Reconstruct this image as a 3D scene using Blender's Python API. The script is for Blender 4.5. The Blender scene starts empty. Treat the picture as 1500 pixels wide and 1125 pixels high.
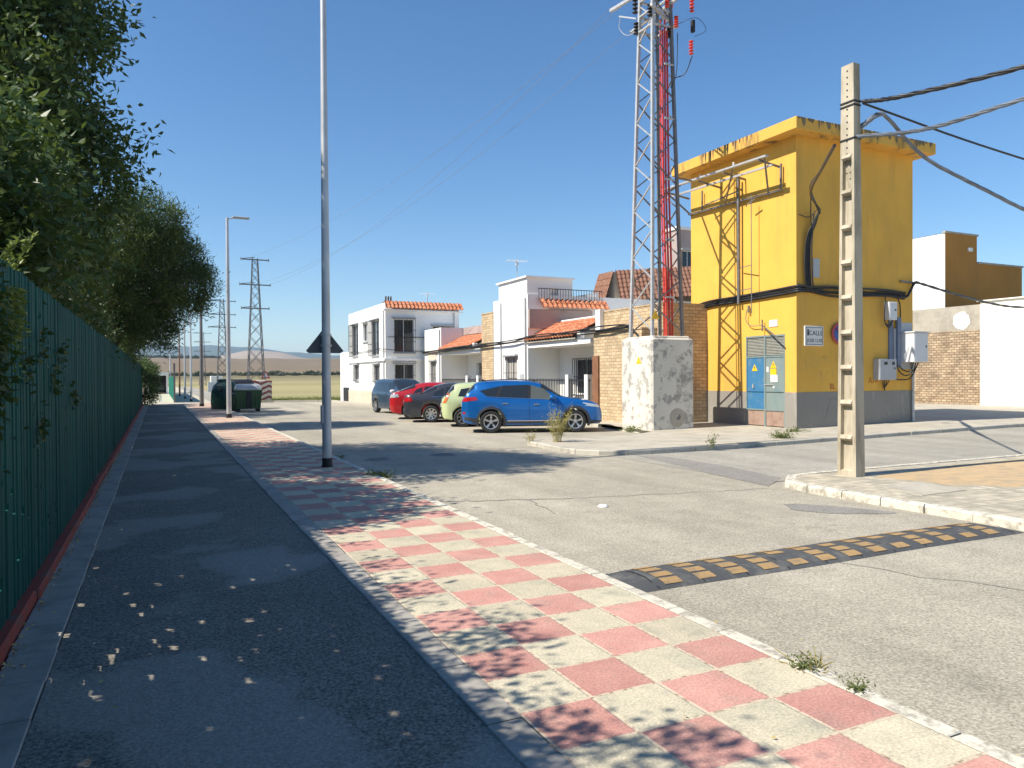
import bpy, math, random
import numpy as np
from mathutils import Vector, Matrix
random.seed(7); rng = np.random.default_rng(7)
sc = bpy.context.scene
col = sc.collection
PI = math.pi
# ------------------------------------------------------------------ helpers
OFF = {}
def tag(o, label=None, cat=None, group=None, kind=None):
    if label: o['label'] = label
    if cat: o['category'] = cat
    if group: o['group'] = group
    if kind: o['kind'] = kind
    return o
def empty(name, loc, label=None, cat=None, group=None, rz=0.0):
    o = bpy.data.objects.new(name, None); col.objects.link(o)
    o.location = loc; o.rotation_euler = (0, 0, rz); o.empty_display_size = .2
    OFF[o.name] = Vector(loc) if rz == 0 else Vector((0, 0, 0))
    return tag(o, label, cat, group)
class MB:
    def __init__(s): s.v = []; s.f = []; s.m = []
    def add(s, vs, fs, m=0):
        n = len(s.v); s.v += [tuple(p) for p in vs]
        for f in fs: s.f.append(tuple(i + n for i in f)); s.m.append(m)
        return s
    def quad(s, a, b, c, d, m=0): return s.add([a, b, c, d], [(0, 1, 2, 3)], m)
    def box(s, x0, x1, y0, y1, z0, z1, m=0, bev=0.0):
        if bev <= 0:
            v = [(x, y, z) for z in (z0, z1) for (x, y) in ((x0, y0), (x1, y0), (x1, y1), (x0, y1))]
            return s.add(v, [(3, 2, 1, 0), (4, 5, 6, 7), (0, 1, 5, 4), (1, 2, 6, 5), (2, 3, 7, 6), (3, 0, 4, 7)], m)
        b = bev
        v = []
        for (z, i) in ((z0, b), (z0 + b, 0), (z1 - b, 0), (z1, b)):
            X0, X1, Y0, Y1 = x0 + i, x1 - i, y0 + i, y1 - i
            v += [(X0 + b, Y0, z), (X1 - b, Y0, z), (X1, Y0 + b, z), (X1, Y1 - b, z), (X1 - b, Y1, z), (X0 + b, Y1, z), (X0, Y1 - b, z), (X0, Y0 + b, z)]
        f = [tuple(reversed(range(8))), tuple(range(24, 32))]
        for k in range(3):
            for i in range(8):
                j = (i + 1) % 8; f.append((k * 8 + i, k * 8 + j, k * 8 + 8 + j, k * 8 + 8 + i))
        return s.add(v, f, m)
    def bar(s, p, q, w=.05, h=None, m=0):
        p = Vector(p); q = Vector(q); h = h or w
        d = (q - p).normalized(); up = Vector((0, 0, 1)) if abs(d.z) < .95 else Vector((0, 1, 0))
        a = d.cross(up).normalized() * w / 2; b = a.cross(d).normalized() * h / 2
        v = [p - a - b, p + a - b, p + a + b, p - a + b, q - a - b, q + a - b, q + a + b, q - a + b]
        return s.add(v, [(3, 2, 1, 0), (4, 5, 6, 7), (0, 1, 5, 4), (1, 2, 6, 5), (2, 3, 7, 6), (3, 0, 4, 7)], m)
    def tube(s, pts, r, n=8, m=0, cap=True):
        pts = [Vector(p) for p in pts]; rs = r if isinstance(r, (list, tuple)) else [r] * len(pts)
        vs = []; fs = []; prev = None
        for i, p in enumerate(pts):
            d = (pts[min(i + 1, len(pts) - 1)] - pts[max(i - 1, 0)]).normalized()
            if prev is None:
                a = d.orthogonal().normalized()
            else:
                a = (prev - d * prev.dot(d)).normalized()
            prev = a; b = d.cross(a)
            for k in range(n):
                t = 2 * PI * k / n; vs.append(p + (a * math.cos(t) + b * math.sin(t)) * rs[i])
        for i in range(len(pts) - 1):
            for k in range(n):
                k2 = (k + 1) % n; fs.append((i * n + k, i * n + k2, i * n + n + k2, i * n + n + k))
        if cap: fs += [tuple(reversed(range(n))), tuple(range((len(pts) - 1) * n, len(pts) * n))]
        return s.add(vs, fs, m)
    def lathe(s, prof, c, axis='z', n=24, m=0):
        vs = []; fs = []
        for (r, h) in prof:
            for k in range(n):
                t = 2 * PI * k / n; a, b = r * math.cos(t), r * math.sin(t)
                vs.append({'z': (c[0] + a, c[1] + b, c[2] + h), 'y': (c[0] + a, c[1] + h, c[2] + b), 'x': (c[0] + h, c[1] + a, c[2] + b)}[axis])
        for i in range(len(prof) - 1):
            for k in range(n):
                k2 = (k + 1) % n; fs.append((i * n + k, i * n + k2, i * n + n + k2, i * n + n + k))
        return s.add(vs, fs, m)
    def poly(s, pts, z0, z1, m=0):
        n = len(pts); v = [(x, y, z0) for x, y in pts] + [(x, y, z1) for x, y in pts]
        f = [tuple(reversed(range(n))), tuple(range(n, 2 * n))] + [(i, (i + 1) % n, n + (i + 1) % n, n + i) for i in range(n)]
        return s.add(v, f, m)
    def build(s, name, mats, parent=None, loc=None, smooth=None, local=False):
        if not isinstance(mats, (list, tuple)): mats = [mats]
        off = Vector((0, 0, 0))
        if loc is not None: off = Vector(loc)
        elif parent is not None and not local: off = OFF.get(parent.name, off)
        me = bpy.data.meshes.new(name)
        me.from_pydata([tuple(Vector(p) - off) for p in s.v], [], s.f)
        for mt in mats: me.materials.append(mt)
        me.polygons.foreach_set('material_index', s.m)
        if smooth is not None:
            me.polygons.foreach_set('use_smooth', [True] * len(s.f)); me.set_sharp_from_angle(angle=math.radians(smooth))
        me.update()
        o = bpy.data.objects.new(name, me); col.objects.link(o)
        if parent is not None: o.parent = parent
        elif loc is not None: o.location = loc
        OFF[o.name] = off
        return o
def children(o): return [c for c in bpy.data.objects if c.parent == o]
def copy_tree(o, parent=None):
    c = o.copy(); col.objects.link(c)
    if parent is not None: c.parent = parent
    for ch in children(o): copy_tree(ch, c)
    return c
# ------------------------------------------------------------------ materials
def new_mat(name):
    m = bpy.data.materials.new(name); m.use_nodes = True
    nt = m.node_tree; return m, nt, nt.nodes['Principled BSDF']
def N(nt, t, **kw):
    n = nt.nodes.new(t)
    for k, v in kw.items():
        if hasattr(n, k) and k not in n.inputs: setattr(n, k, v)
        else: n.inputs[k].default_value = v
    return n
def rgba(c): return (c[0], c[1], c[2], 1)
def pos(nt, obj=False):
    if obj: return N(nt, 'ShaderNodeTexCoord').outputs['Object']
    return N(nt, 'ShaderNodeNewGeometry').outputs['Position']
def noise(nt, vec, scale, detail=4, rough=.6):
    n = N(nt, 'ShaderNodeTexNoise'); n.inputs['Scale'].default_value = scale; n.inputs['Detail'].default_value = detail
    n.inputs['Roughness'].default_value = rough; nt.links.new(vec, n.inputs['Vector']); return n.outputs['Fac']
def ramp(nt, fac, stops):
    r = N(nt, 'ShaderNodeValToRGB'); e = r.color_ramp.elements
    while len(e) < len(stops): e.new(.5)
    for i, (p, c) in enumerate(stops):
        e[i].position = p; e[i].color = rgba(c) if hasattr(c, '__len__') else (c, c, c, 1)
    nt.links.new(fac, r.inputs['Fac']); return r.outputs['Color']
def mix(nt, fac, a, b, mode='MIX'):
    n = N(nt, 'ShaderNodeMix', data_type='RGBA', blend_type=mode)
    if hasattr(fac, 'node'): nt.links.new(fac, n.inputs[0])
    else: n.inputs[0].default_value = fac
    for v, i in ((a, 6), (b, 7)):
        if hasattr(v, 'node'): nt.links.new(v, n.inputs[i])
        else: n.inputs[i].default_value = rgba(v)
    return n.outputs[2]
def math_n(nt, op, a, b=None):
    n = N(nt, 'ShaderNodeMath', operation=op)
    for v, i in ((a, 0), (b, 1)):
        if v is None: continue
        if hasattr(v, 'node'): nt.links.new(v, n.inputs[i])
        else: n.inputs[i].default_value = v
    return n.outputs[0]
def bump(nt, bs, h, dist=.01, strength=.5):
    b = N(nt, 'ShaderNodeBump'); b.inputs['Strength'].default_value = strength; b.inputs['Distance'].default_value = dist
    nt.links.new(h, b.inputs['Height']); nt.links.new(b.outputs[0], bs.inputs['Normal'])
def plain(name, c, rough=.6, metal=0, var=.12, scale=3, coat=0, obj=False, bmp=0, fine=30):
    m, nt, bs = new_mat(name)
    bs.inputs['Roughness'].default_value = rough; bs.inputs['Metallic'].default_value = metal
    bs.inputs['Coat Weight'].default_value = coat
    if var > 0:
        p = pos(nt, obj); f = noise(nt, p, scale)
        lo = [x * (1 - var) for x in c]; hi = [min(1, x * (1 + var)) for x in c]
        nt.links.new(ramp(nt, f, [(.3, lo), (.7, hi)]), bs.inputs['Base Color'])
        if bmp: bump(nt, bs, noise(nt, p, fine, 3), .004, bmp)
    else: bs.inputs['Base Color'].default_value = rgba(c)
    return m
def stained(name, c, dirt, scale=1.2, lo=.5, hi=.72, rough=.85, streak=False, fine=25, bmp=.4, var=.07, spec=.3):
    """painted render with dirt patches; streak stretches the dirt vertically"""
    m, nt, bs = new_mat(name); p = pos(nt)
    f1 = noise(nt, p, .7, 3)
    base = ramp(nt, f1, [(.3, [x * (1 - var) for x in c]), (.7, [min(1, x * (1 + var)) for x in c])])
    v = p
    if streak:
        mp = N(nt, 'ShaderNodeMapping'); mp.inputs['Scale'].default_value = (1, 1, .18); nt.links.new(p, mp.inputs['Vector']); v = mp.outputs[0]
    f2 = noise(nt, v, scale, 8, .7)
    fac = ramp(nt, f2, [(lo, 0), (hi, 1)])
    nt.links.new(mix(nt, fac, base, dirt), bs.inputs['Base Color'])
    bs.inputs['Roughness'].default_value = rough; bs.inputs['Specular IOR Level'].default_value = spec
    bump(nt, bs, noise(nt, p, fine, 4), .006, bmp)
    return m
def asphalt(name, c, spk=.5, patch=.18, patchcol=None, lanes=False):
    m, nt, bs = new_mat(name); p = pos(nt)
    big = noise(nt, p, .35, 5); midn = noise(nt, p, 3.0, 4); fine = noise(nt, p, 55, 2, .7)
    vor = N(nt, 'ShaderNodeTexVoronoi'); vor.inputs['Scale'].default_value = 75; nt.links.new(p, vor.inputs['Vector'])
    c0 = ramp(nt, big, [(.3, [x * (1 - patch) for x in c]), (.7, [x * (1 + patch) for x in c])])
    c1 = mix(nt, .5, c0, ramp(nt, midn, [(.3, .42), (.7, .58)]), 'OVERLAY')
    c2 = mix(nt, spk, c1, ramp(nt, fine, [(.32, .12), (.5, .5), (.68, .88)]), 'OVERLAY')
    dots = ramp(nt, vor.outputs['Color'], [(.0, .35), (.5, .5), (.93, .62), (1, .95)])
    c3 = mix(nt, spk * .8, c2, dots, 'OVERLAY')
    if lanes:
        mp = N(nt, 'ShaderNodeMapping'); mp.inputs['Scale'].default_value = (1.1, .06, 1); nt.links.new(p, mp.inputs['Vector'])
        c3 = mix(nt, .5, c3, ramp(nt, noise(nt, mp.outputs[0], 1, 3, .6), [(.35, .40), (.65, .58)]), 'OVERLAY')
        st = ramp(nt, noise(nt, p, 1.1, 7, .75), [(.60, 0), (.70, .5)]); c3 = mix(nt, st, c3, [x * .55 for x in c])
    if patchcol:
        f = noise(nt, p, .42, 7, .5); fac = ramp(nt, f, [(.51, 0), (.535, .8), (.58, 1)])
        c3 = mix(nt, fac, c3, mix(nt, .6, patchcol, ramp(nt, fine, [(.3, .3), (.7, .7)]), 'OVERLAY'))
    nt.links.new(c3, bs.inputs['Base Color']); bs.inputs['Roughness'].default_value = .95
    bs.inputs['Specular IOR Level'].default_value = .2
    bump(nt, bs, fine, .006, .7)
    return m
def bricks(name, c1, c2, mortar, bw=.25, bh=.09, axis='YZ', ms=.012, dirt=.2):
    m, nt, bs = new_mat(name); p = pos(nt)
    sp = N(nt, 'ShaderNodeSeparateXYZ'); nt.links.new(p, sp.inputs[0]); cb = N(nt, 'ShaderNodeCombineXYZ')
    s_ = math_n(nt, 'ADD', sp.outputs[0], sp.outputs[1])
    nt.links.new(s_, cb.inputs[0]); nt.links.new(sp.outputs[2], cb.inputs[1])
    dn = N(nt, 'ShaderNodeTexNoise'); dn.inputs['Scale'].default_value = 6; nt.links.new(p, dn.inputs['Vector'])
    va = N(nt, 'ShaderNodeVectorMath', operation='MULTIPLY_ADD'); nt.links.new(dn.outputs['Color'], va.inputs[0])
    va.inputs[1].default_value = (.015, .02, 0); nt.links.new(cb.outputs[0], va.inputs[2])
    b = N(nt, 'ShaderNodeTexBrick'); b.inputs['Scale'].default_value = 1; b.inputs['Brick Width'].default_value = bw
    b.inputs['Row Height'].default_value = bh; b.inputs['Mortar Size'].default_value = ms; b.inputs['Mortar Smooth'].default_value = .3
    b.inputs['Color1'].default_value = rgba(c1); b.inputs['Color2'].default_value = rgba(c2); b.inputs['Mortar'].default_value = rgba(mortar)
    nt.links.new(va.outputs[0], b.inputs['Vector'])
    f = noise(nt, p, 2.2, 6, .7)
    cc = mix(nt, .6, b.outputs['Color'], ramp(nt, f, [(.25, .5 - dirt), (.75, .5 + dirt)]), 'OVERLAY')
    nt.links.new(cc, bs.inputs['Base Color']); bs.inputs['Roughness'].default_value = .9
    inv = math_n(nt, 'SUBTRACT', 1.0, b.outputs['Fac']); bump(nt, bs, inv, .012, .8)
    return m
def glossy(name, c, rough=.25, metal=0, coat=0):
    return plain(name, c, rough, metal, 0, coat=coat)

M = {}
M['road'] = asphalt('road_asphalt', (.37, .336, .268), .45, .12, lanes=True)
M['road2'] = asphalt('side_road_asphalt', (.34, .32, .27), .4, .12, lanes=True)
M['patch'] = asphalt('patched_asphalt', (.25, .235, .21), .5, .1)
M['patch2'] = asphalt('older_patch', (.25, .235, .21), .5, .1)
M['path'] = asphalt('path_asphalt', (.21, .190, .158), .7, .15, (.30, .275, .235))
M['farpath'] = asphalt('far_path', (.5, .45, .35), .2, .1)
M['kerb'] = stained('kerb_concrete', (.47, .44, .37), (.28, .26, .22), 3, .5, .75)
M['band'] = stained('band_concrete', (.36, .335, .295), (.20, .19, .17), 2.5, .45, .75)
M['whitekerb'] = stained('worn_white_kerb', (.62, .58, .48), (.35, .32, .26), 7, .48, .6)
M['redp'] = stained('red_paint', (.30, .055, .035), (.16, .09, .07), 6, .5, .65)
M['conc'] = stained('pavement_concrete', (.46, .42, .34), (.30, .27, .22), 1.5, .45, .75)
M['yellow'] = stained('yellow_render', (.76, .425, .075), (.56, .32, .08), 1.3, .50, .80, streak=True, fine=14, bmp=.25, var=.09)
M['yellowc'] = stained('yellow_cornice', (.70, .40, .08), (.12, .09, .06), 2.2, .50, .66, streak=True, fine=20, bmp=.4)
M['dado'] = stained('grey_dado', (.27, .25, .22), (.45, .42, .36), 2.2, .55, .68, streak=True, fine=18)
M['white'] = stained('white_render', (.84, .83, .80), (.68, .66, .61), .9, .6, .9, streak=True, fine=10, bmp=.15, var=.03)
M['cream'] = stained('cream_plinth', (.62, .52, .40), (.42, .36, .28), 3, .5, .75)
M['creamw'] = stained('cream_wall', (.86, .82, .71), (.72, .66, .54), .8, .55, .85, streak=True, fine=8, bmp=.15, var=.04)
M['ochre'] = stained('ochre_render', (.42, .20, .045), (.34, .17, .05), 1, .5, .8, streak=True, fine=10, bmp=.15)
M['mauve'] = stained('bare_mauve_render', (.42, .33, .30), (.30, .25, .23), 2, .5, .7)
M['block'] = stained('peeling_block', (.66, .62, .53), (.36, .335, .30), 3.4, .50, .58, fine=12, bmp=.6)
M['rawc'] = stained('raw_concrete', (.42, .38, .31), (.30, .27, .22), 2, .45, .7)
M['brick'] = bricks('yellow_brick', (.60, .45, .27), (.46, .33, .19), (.32, .25, .17), .27, .11, dirt=.2)
M['brick2'] = bricks('worn_brick', (.46, .35, .23), (.30, .21, .13), (.20, .15, .10), .26, .12, ms=.02, dirt=.35)
M['sand'] = stained('orange_sand', (.52, .37, .21), (.40, .31, .20), 4, .45, .6, fine=60, bmp=.8)
M['dirt'] = stained('dry_dirt', (.40, .33, .23), (.28, .23, .16), 1.3, .45, .7, fine=30, bmp=.8)
M['green'] = stained('green_metal', (.012, .082, .068), (.012, .045, .036), 1.5, .5, .75, rough=.65, spec=.08, streak=True, bmp=.1)
M['green2'] = stained('green_panel', (.06, .33, .25), (.05, .24, .18), 1.5, .5, .8, rough=.6, streak=True, bmp=.1)
M['steel'] = plain('galvanised_steel', (.50, .50, .49), .5, .35, .15, 8)
M['steeld'] = plain('dark_steel', (.20, .195, .19), .55, .4, .25, 6)
M['lamp'] = plain('lamp_pole_paint', (.50, .51, .52), .45, .3, .12, 2)
M['dark'] = plain('dark_rubber', (.018, .018, .02), .6, 0, .2, 10)
M['iron'] = plain('black_iron', (.03, .03, .032), .5, .3, .1)
M['red'] = plain('red_conduit', (.62, .045, .03), .45, 0, .25, 3)
M['cable'] = plain('black_cable', (.022, .022, .024), .5, 0, .2, 10)
M['cableg'] = plain('grey_cable', (.16, .18, .21), .45, 0, .3, 5)
M['pole'] = stained('pole_concrete', (.50, .44, .33), (.27, .23, .16), 4, .47, .66, streak=True, fine=30)
M['poled'] = stained('pole_concrete_dirty', (.36, .30, .20), (.24, .20, .10), 2, .45, .7, streak=True, fine=30, bmp=.8)
M['blue'] = stained('blue_door_paint', (.045, .17, .33), (.16, .24, .28), 3, .52, .68, rough=.55, bmp=.1)
M['bgrey'] = stained('faded_door_paint', (.20, .25, .24), (.13, .22, .26), 2.5, .5, .7, rough=.6, bmp=.1)
M['rustd'] = stained('rusty_panel', (.34, .24, .19), (.22, .12, .08), 3, .5, .7)
M['louv'] = plain('louvre_metal', (.27, .27, .23), .6, .1, .15, 5)
M['boxg'] = plain('grey_plastic_box', (.42, .43, .44), .5, 0, .08, 3)
M['boxw'] = plain('pale_plastic_box', (.66, .66, .66), .45, 0, .05, 3)
M['bluecond'] = plain('blue_grey_conduit', (.12, .16, .24), .5, 0, .1, 3)
M['glass'] = glossy('window_glass', (.03, .035, .04), .08)
M['curt'] = plain('pale_curtain', (.45, .42, .38), .8, 0, .1, 5)
M['tileA'] = stained('terracotta', (.42, .13, .06), (.62, .30, .17), 9, .48, .58, fine=40)
M['tileB'] = stained('brown_tiles', (.20, .095, .06), (.28, .15, .10), 7, .45, .6, fine=40)
M['eave'] = plain('dark_eave', (.10, .06, .045), .8)
M['wood'] = plain('brown_wood', (.22, .10, .05), .6, 0, .25, 5)
M['signw'] = plain('sign_white', (.72, .70, .66), .4, 0, .05, 5)
M['signb'] = plain('sign_back', (.10, .11, .115), .5, .3, .12, 5)
M['ink'] = plain('dark_ink', (.05, .055, .08), .5, 0, 0)
M['redink'] = plain('red_spray', (.40, .07, .03), .6, 0, 0)
M['paleink'] = plain('pale_scratch', (.58, .42, .16), .8, 0, .1, 20)
M['greyink'] = plain('pale_grey_scratch', (.36, .34, .31), .8, 0, .1, 20)
M['signred'] = plain('sign_red', (.45, .04, .05), .4, 0, .1)
M['signblue'] = plain('sign_blue', (.04, .08, .30), .4, 0, .1)
M['warn'] = plain('warning_yellow', (.85, .50, .02), .45, 0, .05)
M['stone'] = plain('white_stone', (.8, .78, .72), .6, 0, .05)
M['bumpk'] = stained('rubber_ramp', (.075, .078, .08), (.17, .165, .15), 5, .5, .75, rough=.75, fine=60)
M['bumpy'] = stained('ramp_yellow', (.38, .245, .11), (.22, .17, .11), 9, .48, .66, fine=60)
M['cgreen'] = plain('container_green', (.045, .11, .04), .5, 0, .15, 2)
M['cdark'] = plain('igloo_green', (.012, .055, .04), .45, 0, .15, 2)
M['clid'] = plain('container_lid', (.44, .45, .44), .55, 0, .1, 3)
M['blk'] = plain('black_plastic', (.015, .015, .018), .5, 0, .1)
M['haybale'] = plain('dry_stalk', (.45, .36, .14), .9, 0, .2, 20)
# ----- tile pavement: chequered pink and cream slabs with sandy joints
def tiles_mat():
    m, nt, bs = new_mat('chequered_slabs'); p = pos(nt)
    mp = N(nt, 'ShaderNodeMapping'); mp.inputs['Location'].default_value = (-1.53 / .4, -.34 / .4, 0); mp.inputs['Scale'].default_value = (2.5, 2.5, 0)
    nt.links.new(p, mp.inputs['Vector'])
    ch = N(nt, 'ShaderNodeTexChecker'); ch.inputs['Scale'].default_value = 1
    va = N(nt, 'ShaderNodeVectorMath', operation='ADD'); nt.links.new(mp.outputs[0], va.inputs[0]); va.inputs[1].default_value = (20, 20, .5)
    nt.links.new(va.outputs[0], ch.inputs['Vector'])
    fr = N(nt, 'ShaderNodeVectorMath', operation='FRACTION'); nt.links.new(va.outputs[0], fr.inputs[0])
    fl = N(nt, 'ShaderNodeVectorMath', operation='FLOOR'); nt.links.new(va.outputs[0], fl.inputs[0])
    wn = N(nt, 'ShaderNodeTexWhiteNoise', noise_dimensions='3D'); nt.links.new(fl.outputs[0], wn.inputs['Vector'])
    sx = N(nt, 'ShaderNodeSeparateXYZ'); nt.links.new(fr.outputs[0], sx.inputs[0])
    def edge(o):
        a = math_n(nt, 'SUBTRACT', o, .5); a = math_n(nt, 'ABSOLUTE', a); return a
    e = math_n(nt, 'MAXIMUM', edge(sx.outputs[0]), edge(sx.outputs[1]))
    nz = noise(nt, p, 25, 3)
    e2 = math_n(nt, 'ADD', e, math_n(nt, 'MULTIPLY', math_n(nt, 'SUBTRACT', nz, .5), .03))
    joint = ramp(nt, e2, [(.470, 0), (.482, 1)])
    f = noise(nt, p, 2.3, 6, .7); f3 = noise(nt, p, 70, 2)
    pink = ramp(nt, f, [(.3, (.45, .215, .18)), (.7, (.57, .315, .26))])
    cream = ramp(nt, f, [(.28, (.33, .31, .24)), (.45, (.50, .45, .33)), (.7, (.60, .53, .39))])
    c = mix(nt, ch.outputs['Fac'], pink, cream)
    dirt = ramp(nt, noise(nt, p, 2.1, 8, .8), [(.50, 0), (.64, .6)])
    c = mix(nt, dirt, c, mix(nt, .5, c, (.24, .25, .21)))
    st2 = ramp(nt, noise(nt, p, 9, 6, .8), [(.58, 0), (.66, .5)]); c = mix(nt, st2, c, (.30, .28, .23))
    c = mix(nt, .35, c, ramp(nt, wn.outputs['Value'], [(0, .36), (1, .62)]), 'OVERLAY')
    c = mix(nt, .45, c, ramp(nt, f3, [(.3, .25), (.7, .75)]), 'OVERLAY')
    c = mix(nt, joint, c, ramp(nt, nz, [(.36, (.30, .22, .16)), (.5, (.56, .47, .35))]))
    nt.links.new(c, bs.inputs['Base Color']); bs.inputs['Roughness'].default_value = .9; bs.inputs['Specular IOR Level'].default_value = .25
    h = math_n(nt, 'SUBTRACT', math_n(nt, 'MULTIPLY', f3, .3), joint); bump(nt, bs, h, .004, .7)
    return m
M['tiles'] = tiles_mat()
M['stain'] = plain('fascia_stain', (.20, .15, .085), .9, 0, .3, 6)
def cobble_mat():
    m, nt, bs = new_mat('small_grey_pavers'); p = pos(nt)
    b = N(nt, 'ShaderNodeTexBrick'); b.inputs['Scale'].default_value = 1; b.inputs['Brick Width'].default_value = .2; b.inputs['Row Height'].default_value = .2
    b.inputs['Mortar Size'].default_value = .008; b.offset = 0
    b.inputs['Color1'].default_value = rgba((.50, .44, .33)); b.inputs['Color2'].default_value = rgba((.34, .31, .24)); b.inputs['Mortar'].default_value = rgba((.27, .23, .17))
    nt.links.new(p, b.inputs['Vector'])
    c = mix(nt, .6, b.outputs['Color'], ramp(nt, noise(nt, p, 6, 5, .7), [(.3, .3), (.7, .75)]), 'OVERLAY')
    nt.links.new(c, bs.inputs['Base Color']); bs.inputs['Roughness'].default_value = .9
    bump(nt, bs, noise(nt, p, 40, 3), .006, .5); return m
M['cobble'] = cobble_mat()
def leaf_mat(name, c1, c2, trans=.35, scale=1.5):
    m, nt, bs = new_mat(name); p = pos(nt)
    c = ramp(nt, noise(nt, p, scale, 4, .8), [(.3, c1), (.7, c2)])
    nt.links.new(c, bs.inputs['Base Color']); bs.inputs['Roughness'].default_value = .48; bs.inputs['Specular IOR Level'].default_value = .35
    tr = N(nt, 'ShaderNodeBsdfTranslucent'); nt.links.new(mix(nt, .5, c, (.25, .35, .04), 'MIX'), tr.inputs['Color'])
    ms = N(nt, 'ShaderNodeMixShader'); ms.inputs[0].default_value = trans
    nt.links.new(bs.outputs[0], ms.inputs[1]); nt.links.new(tr.outputs[0], ms.inputs[2])
    nt.links.new(ms.outputs[0], nt.nodes['Material Output'].inputs['Surface']); return m
M['leaf'] = leaf_mat('broad_leaves', (.014, .040, .017), (.095, .155, .038), .2, 1.0)
M['leafb'] = leaf_mat('bright_leaves', (.10, .15, .03), (.26, .31, .07), .3, 14)
M['hedge'] = leaf_mat('hedge_leaves', (.022, .048, .016), (.06, .10, .025), .18)
M['pine'] = leaf_mat('pine_needles', (.022, .052, .016), (.085, .125, .03), .2, .9)
M['olive'] = leaf_mat('olive_leaves', (.05, .07, .035), (.10, .11, .06), .1, .3)
M['weed'] = leaf_mat('weed_leaves', (.10, .13, .04), (.20, .22, .08), .3, 20)
M['dryw'] = leaf_mat('dry_weed', (.30, .26, .08), (.48, .40, .16), .3, 20)
M['bark'] = stained('bark', (.13, .10, .075), (.07, .055, .04), 6, .4, .6, fine=20, bmp=1)
# ------------------------------------------------------------------ camera
CAMH = 1.6
th = math.atan((750 - 232) / 1083.); pitch = -math.atan(11.2 / 1083); roll = math.radians(.35)
F = Vector((math.sin(th) * math.cos(pitch), math.cos(th) * math.cos(pitch), math.sin(pitch)))
R0 = Vector((math.cos(th), -math.sin(th), 0)); U0 = R0.cross(F)
Rv = R0 * math.cos(roll) - U0 * math.sin(roll); Uv = U0 * math.cos(roll) + R0 * math.sin(roll)
cd = bpy.data.cameras.new('camera'); cam = bpy.data.objects.new('camera', cd); col.objects.link(cam)
mw = Matrix((Rv, Uv, -F)).transposed().to_4x4(); mw.translation = Vector((0, 0, CAMH)); cam.matrix_world = mw
cd.sensor_width = 36; cd.lens = 1083 / 1500 * 36; cd.clip_end = 20000; cd.clip_start = .05
sc.camera = cam
# ------------------------------------------------------------------ light
EL = math.radians(46)
L = Vector((math.cos(EL), -.02, -math.sin(EL)))
sd = bpy.data.lights.new('sun', 'SUN'); sd.energy = 5.0; sd.angle = math.radians(.53); sd.color = (1, .93, .81)
so = bpy.data.objects.new('sun', sd); col.objects.link(so); so.rotation_euler = L.to_track_quat('-Z', 'Y').to_euler(); so.location = (-10, 0, 30)
w = bpy.data.worlds.new('World'); sc.world = w; w.use_nodes = True; nt = w.node_tree
sky = nt.nodes.new('ShaderNodeTexSky'); sky.sky_type = 'NISHITA'; sky.sun_disc = False
sky.sun_elevation = EL; sky.sun_rotation = math.atan2(-L.x, -L.y)  # towards the sun
sky.air_density = 1.0; sky.dust_density = .0; sky.ozone_density = 3.5; sky.altitude = 60
hs = nt.nodes.new('ShaderNodeHueSaturation'); hs.inputs['Saturation'].default_value = 1.19; nt.links.new(sky.outputs[0], hs.inputs['Color'])
nt.links.new(hs.outputs[0], nt.nodes['Background'].inputs[0]); nt.nodes['Background'].inputs[1].default_value = .104
sc.view_settings.view_transform = 'Standard'; sc.view_settings.look = 'None'; sc.view_settings.exposure = .6; sc.view_settings.gamma = 1
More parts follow.
